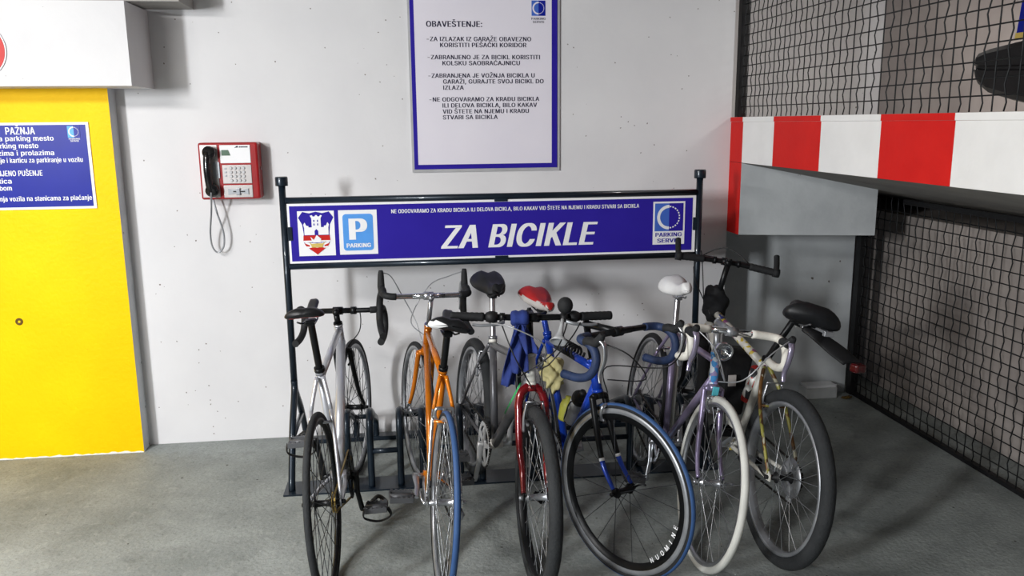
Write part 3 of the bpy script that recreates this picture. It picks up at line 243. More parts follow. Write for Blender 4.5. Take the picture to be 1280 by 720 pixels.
# ------------------------------------------------------------------ mesh builder
def spline(pts, n=6):
    pts = [Vector(p) for p in pts]
    if len(pts) < 3: return pts
    out = []
    for i in range(len(pts)-1):
        p0 = pts[max(0, i-1)]; p1 = pts[i]; p2 = pts[i+1]; p3 = pts[min(len(pts)-1, i+2)]
        for k in range(n):
            t = k/n
            out.append(.5*((2*p1)+(p2-p0)*t+(2*p0-5*p1+4*p2-p3)*t*t+(3*p1-p0-3*p2+p3)*t**3))
    out.append(pts[-1]); return out
class MB:
    def __init__(s, M=None):
        s.bm = bmesh.new(); s.M = M or Matrix.Identity(4); s.k = 0
    def v(s, p): return s.bm.verts.new(s.M @ Vector(p))
    def f(s, vs, smooth=False):
        try: fc = s.bm.faces.new(vs)
        except ValueError: return None
        fc.material_index = s.k; fc.smooth = smooth; return fc
    def box(s, c, d, rot=None, bev=0.):
        c = Vector(c); R = rot or Matrix.Identity(3)
        hx, hy, hz = d[0]/2, d[1]/2, d[2]/2
        if bev <= 0:
            vs = [s.v(c+R@Vector((x*hx, y*hy, z*hz))) for x in (-1, 1) for y in (-1, 1) for z in (-1, 1)]
            for q in ((0, 1, 3, 2), (4, 6, 7, 5), (0, 4, 5, 1), (2, 3, 7, 6), (0, 2, 6, 4), (1, 5, 7, 3)):
                s.f([vs[i] for i in q])
            return s
        tb = bmesh.new(); bmesh.ops.create_cube(tb, size=1)
        for v in tb.verts: v.co = Vector((v.co.x*d[0], v.co.y*d[1], v.co.z*d[2]))
        bmesh.ops.bevel(tb, geom=tb.edges[:], offset=bev, segments=3, affect='EDGES', profile=.5)
        mp = {v: s.v(c+R@v.co) for v in tb.verts}
        for fc in tb.faces: s.f([mp[v] for v in fc.verts], False)
        tb.free(); return s
    def tube(s, path, r, n=10, caps=True, flat=1., side=None):
        path = [Vector(p) for p in path]
        m = len(path)
        rs = list(r) if isinstance(r, (list, tuple)) else [r]*m
        if len(rs) == 2 and m > 2: rs = [rs[0]+(rs[1]-rs[0])*i/(m-1) for i in range(m)]
        t0 = (path[1]-path[0]).normalized()
        a = Vector(side) if side is not None else (Vector((0, 0, 1)) if abs(t0.z) < .9 else Vector((1, 0, 0)))
        nrm = (a-t0*a.dot(t0)).normalized()
        rings = []
        for i in range(m):
            t = (path[min(i+1, m-1)]-path[max(i-1, 0)]).normalized()
            nrm = (nrm-t*nrm.dot(t)).normalized(); bn = t.cross(nrm)
            rings.append([s.v(path[i]+rs[i]*(math.cos(2*PI*j/n)*nrm+flat*math.sin(2*PI*j/n)*bn)) for j in range(n)])
        for i in range(m-1):
            for j in range(n):
                s.f([rings[i][j], rings[i][(j+1) % n], rings[i+1][(j+1) % n], rings[i+1][j]], n > 4)
        if caps:
            s.f(rings[0][::-1]); s.f(rings[-1])
        return s
    def lathe(s, prof, c, axis=(0, 1, 0), n=48, closed=False):
        """prof: (radius, offset along axis)"""
        ax = Vector(axis).normalized(); a = Vector((0, 0, 1)) if abs(ax.z) < .9 else Vector((1, 0, 0))
        e1 = (a-ax*a.dot(ax)).normalized(); e2 = ax.cross(e1); c = Vector(c)
        rings = []
        for j in range(n):
            d = math.cos(2*PI*j/n)*e1+math.sin(2*PI*j/n)*e2
            rings.append([s.v(c+d*max(r, 1e-4)+ax*o) for r, o in prof])
        m = len(prof); rg = range(m) if closed else range(m-1)
        for j in range(n):
            A, B = rings[j], rings[(j+1) % n]
            for i in rg: s.f([A[i], A[(i+1) % m], B[(i+1) % m], B[i]], True)
        if not closed:
            if prof[0][0] > 2e-4: s.f([rings[j][0] for j in range(n)])
            if prof[-1][0] > 2e-4: s.f([rings[j][-1] for j in range(n)][::-1])
        return s
    def cyl(s, a, b, r, n=16, r2=None):
        return s.tube([a, b], [r, r if r2 is None else r2], n)
    def sph(s, c, r, sc=(1, 1, 1), n=16):
        tb = bmesh.new(); bmesh.ops.create_uvsphere(tb, u_segments=n, v_segments=max(6, n//2), radius=r)
        mp = {v: s.v(Vector(c)+Vector((v.co.x*sc[0], v.co.y*sc[1], v.co.z*sc[2]))) for v in tb.verts}
        for fc in tb.faces: s.f([mp[v] for v in fc.verts], True)
        tb.free(); return s
    def prism(s, poly, o, ex, ey, ez, depth):
        """polygon in the (ex, ey) plane at o, extruded along ez"""
        o, ex, ey, ez = Vector(o), Vector(ex), Vector(ey), Vector(ez)
        A = [s.v(o+ex*x+ey*y) for x, y in poly]; B = [s.v(o+ex*x+ey*y+ez*depth) for x, y in poly]
        s.f(A[::-1]); s.f(B); n = len(poly)
        for i in range(n): s.f([A[i], A[(i+1) % n], B[(i+1) % n], B[i]])
        return s
    def ring(s, o, ex, ey, ez, r1, r2, depth, a0=0, a1=2*PI, n=40):
        full = abs(a1-a0-2*PI) < 1e-6
        o, ex, ey, ez = Vector(o), Vector(ex), Vector(ey), Vector(ez)
        cols = []
        for i in range(n if full else n+1):
            a = a0+(a1-a0)*i/n; d = ex*math.cos(a)+ey*math.sin(a)
            cols.append([s.v(o+d*r1), s.v(o+d*r2), s.v(o+d*r2+ez*depth), s.v(o+d*r1+ez*depth)])
        m = len(cols)
        for i in range(m if full else m-1):
            A, B = cols[i], cols[(i+1) % m]
            for q in range(4): s.f([A[q], A[(q+1) % 4], B[(q+1) % 4], B[q]])
        if not full: s.f(cols[0]); s.f(cols[-1][::-1])
        return s
    def grid(s, rows, smooth=True, closed=False):
        R = [[s.v(p) for p in row] for row in rows]; m = len(R[0])
        for i in range(len(R)-1):
            for j in range(m if closed else m-1):
                s.f([R[i][j], R[i][(j+1) % m], R[i+1][(j+1) % m], R[i+1][j]], smooth)
        return R
    def text(s, txt, o, ex, ey, h, width=None, shear=0., bold=0., align='LEFT', depth=.0006):
        """lettering: o = left (or right/centre) end of the baseline, h = cap height"""
        x = 0; Q = []; d = round(bold*700)
        for ch in txt:
            if ch == ' ': x += 230; continue
            for q in glyph_traps(ch, d): Q.append([(px+x, py) for px, py in q])
            x += GLYPH[ch][0]+d
        allx = [p[0] for q in Q for p in q]
        x0, x1 = min(allx), max(allx); sc = h/CAP; sx = sc if width is None else width/(x1-x0)
        w = (x1-x0)*sx; off = {'LEFT': 0, 'CENTER': -w/2, 'RIGHT': -w}[align]
        o, ex, ey = Vector(o), Vector(ex), Vector(ey); ez = ex.cross(ey)
        for q in Q: s.f([s.v(o+ex*((px-x0)*sx+off+shear*py*sc)+ey*(py*sc)+ez*depth) for px, py in q])
        return w

def obj(name, mb, mats, parent=None):
    bm = mb.bm if isinstance(mb, MB) else mb
    bmesh.ops.recalc_face_normals(bm, faces=bm.faces[:]) if name != 'lettering' else None
    me = bpy.data.meshes.new(name); bm.to_mesh(me); bm.free()
    for k in (mats if isinstance(mats, (list, tuple)) else [mats]):
        me.materials.append(W_[k] if isinstance(k, str) else k)
    o = bpy.data.objects.new(name, me); COL.objects.link(o)
    if parent: o.parent = parent
    return o
def struct(name, mb, mats):
    o = obj(name, mb, mats); o['kind'] = 'structure'; return o
def tag(o, label, cat, group=None):
    o['label'] = label; o['category'] = cat
    if group: o['group'] = group
    return o
def empty(name, loc, label, cat, rot=(0, 0, 0)):
    o = bpy.data.objects.new(name, None); COL.objects.link(o); o.location = loc; o.rotation_euler = rot
    o.empty_display_size = .1
    return tag(o, label, cat)
X_, Y_, Z_ = Vector((1, 0, 0)), Vector((0, 1, 0)), Vector((0, 0, 1))
def span(mb, a, b):
    a, b = Vector(a), Vector(b); return mb.box((a+b)/2, tuple(abs(x) for x in (b-a)))

# ------------------------------------------------------------------ the setting
WY = 4.485          # back wall
struct('floor', span(MB(), (-6, -3.5, -.12), (4.6, 7.0, 0)), 'floor')
struct('wall_back', span(MB(), (-6, WY, 0), (1.79, WY+.2, 2.7)), 'wall')
struct('wall_recess', span(MB(), (1.79, 4.75, 0), (2.72, 4.95, 1.42)), 'graywall')
b = span(MB(), (-6, 4.379, 0), (-1.434, WY, 1.9)); b.k = 1
b.bm.faces.ensure_lookup_table()
for fc in b.bm.faces:
    c = fc.calc_center_median()
    fc.material_index = 0 if c.y < 4.38 else 1
struct('wall_pillar', b, ['yellow', 'graywall'])
struct('trim_1', span(MB(), (-6, 4.13, 1.885), (-1.243, WY, 2.26)), 'wall')
struct('trim_2', span(MB(), (-6, 4.2, 2.268), (-1.02, WY, 2.5)), 'ceil')
struct('ceiling', span(MB(), (-6, -3.5, 2.62), (4.6, 7.0, 2.75)), 'ceil')
b = MB(); rg = random.Random(4); pl = [(-2.4, 0)]
for i in range(60): pl.append((-2.4+.965*i/59, rg.choice((.003, .005, .008, .012, .006))))
pl.append((-1.435, 0)); b.prism(pl, (0, 4.3775, 0), X_, Z_, Y_, .004); struct('trim_4', b, 'white')
# guard wall of the ramp with its red and white stripes
b = MB(); ys = [4.525, 4.315, 3.935, 3.465, 3.0, 2.565, 2.09, 1.62, 1.15, .7]
for i in range(len(ys)-1):
    b.k = 0 if i % 2 == 0 else 1
    span(b, (1.79, ys[i+1], 1.478), (1.90, ys[i], 1.693))
    span(b, (1.786, ys[i+1], 1.694), (1.90, ys[i], 1.718))
struct('wall_ramp_guard', b, ['red', 'white'])
# beam end under the guard wall
b = MB(); pr = [(1.79, 1.088), (2.585, 1.063), (2.585, 1.318), (1.79, 1.476)]
b.prism(pr, (0, 4.315, 0), X_, Z_, Y_, .435); b.bm.faces.ensure_lookup_table()
for fc in b.bm.faces:
    if fc.calc_center_median().x < 1.795: fc.material_index = 1
struct('trim_3', b, ['graywall', 'red'])
# ramp slab with sloping soffit
b = MB(); b.prism([(1.90, 1.478), (1.795, 1.477), (2.748, 1.286), (3.6, 1.12), (3.6, 1.5), (1.90, 1.6)], (0, .5, 0), X_, Z_, Y_, 6.0)
struct('ceiling_ramp_slab', b, 'ceil')
struct('wall_ramp_right', span(MB(), (3.6, .5, 0), (3.8, 7.0, 2.62)), 'dark_concrete')
struct('wall_ramp_back', span(MB(), (1.79, 6.1, 0), (3.6, 6.3, 2.62)), 'wall')

b = MB(); b.prism([(3.0, 0), (3.6, 0), (3.6, 1.12), (3.02, 1.12)], (0, .6, 0), X_, Z_, Y_, 5.4)
struct('wall_ramp_foot', b, 'ramp_side')

# ------------------------------------------------------------------ wire mesh fences
def wire_fence(name, label, X, y0, y1, z0, z1, pitch, rw, frame):
    t = empty(name, (X, (y0+y1)/2, z0), label, 'fence')
    inv = Matrix.Translation(-Vector(t.location))
    b = MB(inv)
    n = int((y1-y0)/pitch)
    for i in range(1, n):
        y = y1-i*pitch
        path = [(X+.003*math.sin(k*PI), y+.0045*math.sin(k*PI+i*PI), z) for k, z in
                ((q*.5, z0+(z1-z0)*q/ (2*int((z1-z0)/pitch))) for q in range(2*int((z1-z0)/pitch)+1))]
        b.tube(path, rw, 5)
    m = int((z1-z0)/pitch)
    for j in range(1, m):
        z = z0+j*pitch
        b.tube([(X, y0, z), (X, (y0+y1)/2, z-.004), (X, y1, z)], rw, 5)
    obj('wire_mesh', b, 'wire', t)
    for fr in frame:
        f = MB(inv); span(f, *fr); obj('frame_bar', f, 'matt_black', t)
    return t
wire_fence('wire_mesh_fence', 'black wire mesh fence standing on the floor below the striped guard wall', 2.748, .9, 4.74, .02, 1.262, .0615, .003,
           [((2.725, 4.69, 0), (2.77, 4.74, 1.25)), ((2.735, .9, 0), (2.762, 4.69, .022)), ((2.73, .9, 1.235), (2.768, 4.3, 1.262))])
wire_fence('wire_mesh_screen', 'black wire mesh screen standing on top of the red and white guard wall', 1.845, .9, 4.525, 1.72, 2.6, .054, .0027,
           [((1.825, 4.48, 1.719), (1.868, 4.525, 2.6)), ((1.835, .9, 2.58), (1.858, 4.48, 2.6))])

# vehicle seen through the upper mesh
t = empty('car', (3.05, 3.5, 1.52), 'black bumpered vehicle behind the upper wire mesh at the right edge', 'car')
b = MB(Matrix.Translation(-Vector(t.location)))
rows = []
for yy, zb, zt, xf in ((3.684, 1.90, 1.955, 2.66), (3.672, 1.872, 1.978, 2.625), (3.63, 1.845, 1.999, 2.603), (3.546, 1.803, 2.012, 2.595), (3.42, 1.776, 2.021, 2.59), (3.29, 1.752, 2.030, 2.59), (2.9, 1.735, 2.045, 2.59), (2.4, 1.72, 2.05, 2.59)):
    zm = zb+(zt-zb)*.56; row = [(3.1, yy, zt), (xf+.05, yy, zt), (xf+.012, yy, zt-.010), (xf, yy, zt-.028), (xf, yy, zm+.012), (xf+.012, yy, zm+.006), (xf+.012, yy, zm-.006), (xf+.002, yy, zm-.012), (xf+.008, yy, zb+.035), (xf+.022, yy, zb+.012), (xf+.06, yy, zb), (3.1, yy, zb)]
    rows.append(row)
G = b.grid(rows, False, True); b.f(G[0][::-1]); b.f(G[-1])
obj('bumper', b, 'bumper_black', t)
b = MB(Matrix.Translation(-Vector(t.location)))
b.prism([(3.392, 2.056), (3.366, 2.30), (2.9, 2.42), (2.5, 2.42), (2.5, 2.056)], (2.61, 0, 0), Y_, Z_, X_, .4)
obj('body_panel', b, 'sign_deep_blue', t)
b = MB(Matrix.Translation(-Vector(t.location))); b.prism([(3.394, 2.033), (3.392, 2.055), (2.5, 2.055), (2.5, 2.033)], (2.605, 0, 0), Y_, Z_, X_, .4)
obj('side_strip', b, 'sign_gold', t)

# ------------------------------------------------------------------ signs
def parking_logo(mb, o, w, h, kl, kd, kw, txt=None, ktxt=0, kbox=None, dep=.0012):
    """half light, half dark square with a ring that turns into dashes; o = lower left"""
    o = Vector(o); D = -Y_
    mb.k = kl; mb.prism([(0, 0), (w/2, 0), (w/2, h), (0, h)], o, X_, Z_, D, dep)
    mb.k = kd; mb.prism([(w/2, 0), (w, 0), (w, h), (w/2, h)], o, X_, Z_, D, dep)
    c = o+Vector((w/2, -dep, h/2)); R = min(w, h)*.42
    mb.k = kw; mb.ring(c, X_, Z_, D, R*.8, R*1.05, .0008, PI/2, PI*1.5, 24)
    for i in range(12):
        a = -PI/2+(i+.3)*PI/12
        mb.ring(c, X_, Z_, D, R*.86, R*.97, .0008, a, a+PI/12*.55, 2)
# the notice on the wall
t = empty('notice_board', (.43, WY, 1.89), 'white notice board with dark blue border and printed rules high on back wall', 'sign')
inv = Matrix.Translation(-Vector(t.location))
x0, x1, z0, z1 = .045, .812, 1.462, 2.40
obj('backing_panel', span(MB(inv), (x0-.012, WY-.012, z0-.016), (x1+.014, WY-.0005, z1+.01)), 'sign_edge', t)
b = MB(inv); span(b, (x0, WY-.016, z0), (x1, WY-.0121, z1))
b.k = 1; span(b, (x0+.021, WY-.0172, z0+.024), (x1-.03, WY-.0161, z1-.02))
obj('notice_face', b, ['sign_blue', 'sign_paper'], t)
b = MB(inv); y = WY-.0174
def wl(s, px, z, h, w=None, bold=.012): b.text(s, (px, y, z), X_, Z_, h, w, 0, bold*3.2)
wl('OBAVEŠTENJE:', .127, 2.189, .0285, .290, .014)
L = [('-ZA IZLAZAK IZ GARAŽE OBAVEZNO', .128, 2.118, .545), ('KORISTITI PEŠAČKI KORIDOR', .196, 2.088, .452),
     ('-ZABRANJENO JE ZA BICIKL KORISTITI', .130, 2.027, .589), ('KOLSKU SAOBRAĆAJNICU', .206, 1.997, .407),
     ('-ZABRANJENA JE VOŽNJA BICIKLA U', .131, 1.934, .560), ('GARAŽI, GURAJTE SVOJ BICIKL DO', .207, 1.904, .532), ('IZLAZA', .207, 1.873, .108),
     ('-NE ODGOVARAMO ZA KRAĐU BICIKLA', .133, 1.813, .582), ('ILI DELOVA BICIKLA, BILO KAKAV', .201, 1.782, .502),
     ('VID ŠTETE NA NJEMU I KRAĐU', .201, 1.751, .458), ('STVARI SA BICIKLA', .201, 1.721, .291)]
for s, px, z, w in L: wl(s, px, z, .0215, w)
b.text('PARKING', (.712, y, 2.226), X_, Z_, .011, .075, 0, .03, 'CENTER'); b.text('SERVIS', (.712, y, 2.210), X_, Z_, .011, .06, 0, .03, 'CENTER')
obj('lettering', b, 'sign_ink', t)
b = MB(inv); parking_logo(b, (.676, WY-.0173, 2.246), .073, .076, 0, 1, 2)
obj('logo', b, ['sign_mid_blue', 'sign_deep_blue', 'sign_paper'], t)

# blue warning sign on the yellow pillar
PY = 4.379
t = empty('warning_sign', (-1.9, PY, 1.51), 'blue warning sign with white lettering on the yellow pillar', 'sign')
inv = Matrix.Translation(-Vector(t.location))
b = MB(inv); span(b, (-2.36, PY-.006, 1.302), (-1.538, PY-.0005, 1.724)); b.k = 1; span(b, (-2.348, PY-.0075, 1.314), (-1.552, PY-.0061, 1.712))
obj('sign_plate', b, ['sign_white', 'sign_deep_blue'], t)
b = MB(inv); y = PY-.0078
def wr(s, xr, z, h, w=None, bold=.012): b.text(s, (xr, y, z), X_, Z_, h, w, 0, bold*2, 'RIGHT')
wr('PAŽNJA', -1.786, 1.668, .034, .135, .02)
for s, xr, z, w in [('Parkirati vozilom u nazad na parking mesto', -1.704, 1.637, .68), ('Zauzeti samo jedno parking mesto', -1.778, 1.602, .52),
                    ('Obratiti pažnju na kolovozima i prolazima', -1.709, 1.567, .66), ('Ne ostavljati novac, stvari, životinje i karticu za parkiranje u vozilu', -1.580, 1.532, .80*.97),
                    ('kartica', -1.921, 1.432, .11), ('sa sobom', -1.924, 1.398, .13),
                    ('Kartica se plaća pre preuzimanja vozila na stanicama za plaćanje', -1.556, 1.345, .79)]:
    wr(s, xr, z, .0235, w, .018)
wr('ZABRANJENO PUŠENJE', -1.774, 1.468, .026, .29, .018)
obj('lettering', b, 'sign_white', t)
b = MB(inv); parking_logo(b, (-1.637, PY-.0076, 1.650), .058, .056, 0, 1, 2)
b.k = 2; b.text('PARKING', (-1.608, y, 1.640), X_, Z_, .0075, .052, 0, .03, 'CENTER'); b.text('SERVIS', (-1.608, y, 1.630), X_, Z_, .0075, .04, 0, .03, 'CENTER')
obj('logo', b, ['sign_cyan', 'sign_deep_blue', 'sign_white'], t)

b = MB(); b.lathe([(.020, -.001), (.017, .003), (.010, .004), (.006, .0), (.001, -.001)], (0, 0, 0), (0, -1, 0), 18)
o = obj('anchor_hole', b, 'rust'); o.location = (-1.973, PY, .735); tag(o, 'small rusty anchor hole in the yellow pillar below the blue warning sign', 'hole')
# round traffic sign on the beam
t = empty('traffic_sign', (-1.893, 4.13, 2.045), 'round red ringed traffic sign on the white beam, cut by the left edge', 'sign')
b = MB(Matrix.Translation(-Vector(t.location))); c = Vector((-1.893, 4.1295, 2.045))
b.lathe([(.127, 0), (.127, .006)], c, (0, -1, 0), 56); obj('sign_disc', b, 'sign_white', t)
b = MB(Matrix.Translation(-Vector(t.location))); b.ring(c+Vector((0, -.0062, 0)), X_, Z_, -Y_, .093, .122, .001, 0, 2*PI, 56)
obj('red_ring', b, 'sign_red', t)

# ------------------------------------------------------------------ pay phone
t = empty('payphone', (-.89, WY, 1.33), 'red wall mounted payphone with black handset and steel keypad', 'payphone')
inv = Matrix.Translation(-Vector(t.location))
fx0, fx1, fz0, fz1, fy = -1.035, -.742, 1.331, 1.617, WY-.1
b = MB(inv); b.box(((fx0+fx1)/2, (fy+WY)/2+.004, (fz0+fz1)/2), (fx1-fx0, .107, fz1-fz0), None, .012)
obj('housing', b, 'phone_red', t)
def pan(name, xa, xb, za, zb, m, th=.004, bev=.002):
    p = MB(inv); p.box(((xa+xb)/2, fy-th/2+.0012, (za+zb)/2), (xb-xa, th, zb-za), None, bev); return obj(name, p, m, t)
pan('cradle_panel', -1.025, -.940, 1.342, 1.606, 'phone_steel')
dp = pan('display_panel', -.928, -.779, 1.514, 1.604, 'sign_white')
pan('keypad_panel', -.922, -.779, 1.411, 1.505, 'phone_steel')
pan('card_panel', -.922, -.779, 1.340, 1.403, 'phone_steel')
lc = MB(inv); lc.prism([(-.920, 1.552), (-.876, 1.552), (-.886, 1.580), (-.920, 1.580)], (0, fy-.0029, 0), X_, Z_, -Y_, .001); obj('screen', lc, 'lcd', t)
lt = MB(inv); lt.prism([(-.856, 1.590), (-.841, 1.601), (-.834, 1.592)], (0, fy-.003, 0), X_, Z_, -Y_, .0006)
for q in range(6): lt.box((-.829+q*.0072, fy-.0033, 1.5945), (.0055, .0008, .007))
obj('maker_mark', lt, 'sign_ink', t)
for i in range(4):
    for j in range(4):
        k = MB(inv); k.lathe([(.0078, 0), (.0078, .004), (.006, .0065)], (-.880+i*.0207, fy-.0025, 1.489-j*.0207), (0, -1, 0), 14); obj('key', k, 'sign_edge', t)
for j in range(3):
    k = MB(inv); k.box((-.906, fy-.004, 1.487-j*.018), (.011, .004, .008), None, .001); obj('side_button', k, 'dull_alloy', t)
k = MB(inv); k.prism([(-.900, 1.356), (-.86, 1.363), (-.83, 1.363), (-.80, 1.356), (-.80, 1.386), (-.83, 1.380), (-.86, 1.380), (-.900, 1.386)], (0, fy-.0025, 0), X_, Z_, -Y_, .006)
k.k = 1; k.box((-.846, fy-.009, 1.371), (.058, .002, .006)); k.k = 2; k.box((-.850, fy-.0095, 1.371), (.020, .008, .036), None, .003)
obj('card_slot', k, ['dull_alloy', 'matt_black', 'steel'], t)
k = MB(inv); k.lathe([(.009, 0), (.009, .004)], (fx1+.0002, WY-.05, 1.485), (1, 0, 0), 14); obj('lock', k, 'chrome', t)
h = MB(inv)
h.tube(spline([(-.978, fy-.020, 1.575), (-.983, fy-.040, 1.555), (-.985, fy-.048, 1.50), (-.984, fy-.048, 1.45), (-.980, fy-.040, 1.395), (-.973, fy-.022, 1.372)], 6), [.0165]*0 or .0185, 14)
h.lathe([(.010, -.022), (.030, -.020), (.033, -.008), (.031, .012), (.02, .020)], (-.974, fy-.028, 1.567), (0, .85, -.3), 24)
h.lathe([(.010, -.022), (.031, -.020), (.034, -.006), (.032, .012), (.02, .020)], (-.972, fy-.028, 1.383), (0, .85, .3), 24)
obj('handset', h, 'phone_black', t)
k = MB(inv); k.prism([(-.965, 1.44), (-.935, 1.44), (-.935, 1.52), (-.965, 1.52)], (0, fy-.0015, 0), X_, Z_, -Y_, .004); obj('hook_plate', k, 'dull_alloy', t)
k = MB(inv); k.tube(spline([(-.975, fy-.045, 1.372), (-.978, fy-.04, 1.345), (-.990, fy-.01, 1.27), (-1.012, fy+.03, 1.16), (-1.012, fy+.05, 1.085), (-.987, fy+.055, 1.052), (-.955, fy+.05, 1.085), (-.950, fy+.045, 1.16), (-.972, fy+.035, 1.26), (-.988, fy+.04, 1.334)], 8), .0046, 8)
obj('cord', k, 'dull_alloy', t)

# ------------------------------------------------------------------ bicycle rack with its sign
RY = 4.05; RXL, RXR = -.586, 1.465
t = empty('bicycle_rack', (.44, RY, 0), 'dark blue steel bicycle rack with tall posts carrying a blue parking sign', 'bicycle rack')
inv = Matrix.Translation(-Vector(t.location)); RS = 'rack_steel'
def rp(name, b, m=RS, par=None): return obj(name, b, m, par or t)
for x in (RXL, RXR):
    b = MB(inv); b.cyl((x, RY, .40), (x, RY, 1.425), .0165, 20); p = rp('post', b)
    b = MB(inv); b.lathe([(.029, 1.418), (.0295, 1.425), (.0295, 1.455), (.027, 1.461)], (x, RY, 0), (0, 0, 1), 28); rp('post_cap', b, RS, p)
    b = MB(inv); b.tube(spline([(x, RY+.005, .46), (x, RY-.02, .40), (x, RY-.15, .26), (x, RY-.27, .06), (x, RY-.285, .008)], 6), .0165, 14); rp('leg', b)
    b = MB(inv); b.tube(spline([(x, RY-.005, .46), (x, RY+.02, .40), (x, RY+.18, .25), (x, RY+.32, .06), (x, RY+.335, .008)], 6), .0165, 14); rp('leg', b)
    b = MB(inv); b.cyl((x, RY-.17, .22), (x, RY+.20, .22), .013, 14); rp('cross_bar', b)
for z, nm in ((1.348, 'rail'), (1.030, 'rail')):
    b = MB(inv); b.cyl((RXL+.012, RY, z), (RXR-.012, RY, z), .0155, 18); rp(nm, b)
b = MB(inv); b.box((.44, 3.785, .004), (2.12, .15, .008), None, .001); rp('base_plate', b)
b = MB(inv); b.box((.44, 4.385, .012), (2.12, .06, .024), None, .004); rp('base_plate', b)
pairs = [(-.318, -.212), (-.073, .033), (.212, .318), (.565, .672), (1.046, 1.152), (1.31, 1.41)]
hoops = [x for p in pairs for x in p]
for x in hoops:
    b = MB(inv)
    b.tube(spline([(x, 3.752, .006), (x, 3.752, .15), (x, 3.755, .29), (x, 3.785, .342), (x, 3.84, .352), (x, 3.95, .31), (x, 4.15, .22), (x, 4.32, .15), (x, 4.375, .11), (x, 4.385, .06), (x, 4.385, .02)], 6), .0165, 14)
    rp('wheel_hoop', b)
for i, (a, c) in enumerate(pairs):
    b = MB(inv); b.cyl((a, 4.18, .205), (c, 4.18, .205), .013, 12); rp('cross_bar', b)
    if i < len(pairs)-1:
        b = MB(inv); b.cyl((c, 3.752, .185), (pairs[i+1][0], 3.752, .185), .013, 12); rp('cross_bar', b)
# sign panel
sx0, sx1, sz0, sz1 = -.568, 1.446, 1.0455, 1.3325
b = MB(inv); span(b, (sx0, RY-.008, sz0), (sx1, RY+.004, sz1)); b.k = 1; span(b, (sx0+.010, RY-.0092, sz0+.0105), (sx1-.017, RY-.0081, sz1-.011))
sp = rp('sign_panel', b, ['sign_white', 'sign_blue'])
for x, z in ((.455, 1.331), (.455, 1.047)):
    b = MB(inv); b.box((x, RY-.003, z), (.065, .02, .016), None, .002); rp('clamp', b)
for x in (RXL+.026, RXR-.022):
    b = MB(inv); b.box((x, RY-.003, 1.19), (.022, .022, .065), None, .002); rp('clamp', b)
y = RY-.0096
b = MB(inv)
b.text('NE ODGOVARAMO ZA KRAĐU BICIKLA ILI DELOVA BICIKLA, BILO KAKAV VID ŠTETE NA NJEMU I KRAĐU STVARI SA BICIKLA', (-.078, y, 1.2775), X_, Z_, .0185, 1.229, 0, .035)
b.text('ZA BICIKLE', (.156, y, 1.098), X_, Z_, .114, .76, .22, .055)
rp('lettering', b, 'sign_white', sp)
# town crest
cx, cz, cw, ch = -.522, 1.081, .172, .216
b = MB(inv); D = -Y_
def pg(k, pts, lift):
    b.k = k; b.prism([(cx+u*cw, cz+v*ch) for u, v in pts], (0, y-.0002-lift*.0007, 0), X_, Z_, D, .0006)
pg(0, [(0, 0), (1, 0), (1, 1), (0, 1)], 0)
sh = [(.14, .985), (.02, .855), (.12, .70), (.15, .5), (.13, .32), (.28, .16), (.5, .03), (.72, .16), (.87, .32), (.85, .5), (.88, .70), (.98, .855), (.86, .985), (.68, .95), (.5, .985), (.32, .95)]
pg(1, sh, 1)
pg(2, [(.14, .46), (.13, .33), (.87, .33), (.86, .46)], 2)
pg(0, [(.135, .345), (.135, .31), (.87, .31), (.87, .345)], 3)
pg(2, [(.15, .29), (.30, .24), (.30, .21), (.20, .22)], 3); pg(2, [(.85, .29), (.70, .24), (.70, .21), (.80, .22)], 3)
pg(0, [(.17, .31), (.5, .28), (.83, .31), (.80, .2), (.7, .15), (.3, .15), (.2, .2)], 2)
pg(2, [(.27, .175), (.40, .195), (.5, .18), (.60, .195), (.73, .175), (.5, .03)], 4)
pg(0, [(.17, .47), (.17, .63), (.15, .70), (.19, .75), (.23, .68), (.29, .67), (.29, .64), (.38, .64), (.38, .84), (.34, .90), (.40, .91), (.42, .88), (.47, .88), (.49, .91), (.53, .91), (.55, .88), (.60, .88), (.62, .91), (.67, .90), (.63, .84), (.63, .64), (.71, .64), (.71, .67), (.77, .68), (.81, .75), (.85, .70), (.83, .63), (.83, .47)], 4)
pg(1, [(.45, .47), (.45, .56), (.50, .60), (.55, .56), (.55, .47)], 5)
for u in (.43, .53):
    for v in (.68, .76): pg(1, [(u, v), (u+.03, v), (u+.03, v+.045), (u, v+.045)], 5)
pg(3, [(.28, .31), (.34, .24), (.5, .22), (.66, .24), (.74, .33), (.66, .28), (.5, .28), (.36, .27)], 5)
pg(3, [(.33, .24), (.36, .19), (.64, .19), (.67, .24), (.5, .215)], 6)
pg(0, [(.33, .43), (.42, .36), (.5, .47), (.62, .38), (.60, .30), (.4, .30), (.36, .35)], 6)
obj('crest', b, ['sign_white', 'sign_blue', 'sign_red', 'sign_gold'], sp).location = (0, 0, 0)
# P sign
b = MB(inv); px, pz, pw, ph = -.330, 1.0825, .182, .215
b.k = 0; b.prism([(0, 0), (pw, 0), (pw, ph), (0, ph)], (px, y-.0002, pz), X_, Z_, D, .0006)
rd = []; m_, r_ = .019, .016
for cxx, czz, a0 in ((pw-m_-r_, m_+r_, -PI/2), (pw-m_-r_, ph-m_-r_, 0), (m_+r_, ph-m_-r_, PI/2), (m_+r_, m_+r_, PI)):
    for i in range(7): a = a0+PI/2*i/6; rd.append((cxx+r_*math.cos(a), czz+r_*math.sin(a)))
b.k = 1; b.prism(rd, (px, y-.0009, pz), X_, Z_, D, .0006)
b.k = 0; b.text('P', (px+pw*.5, y-.0018, pz+.072), X_, Z_, .102, .088, 0, .07, 'CENTER'); b.text('PARKING', (px+pw*.5, y-.0018, pz+.034), X_, Z_, .020, .116, 0, .06, 'CENTER')
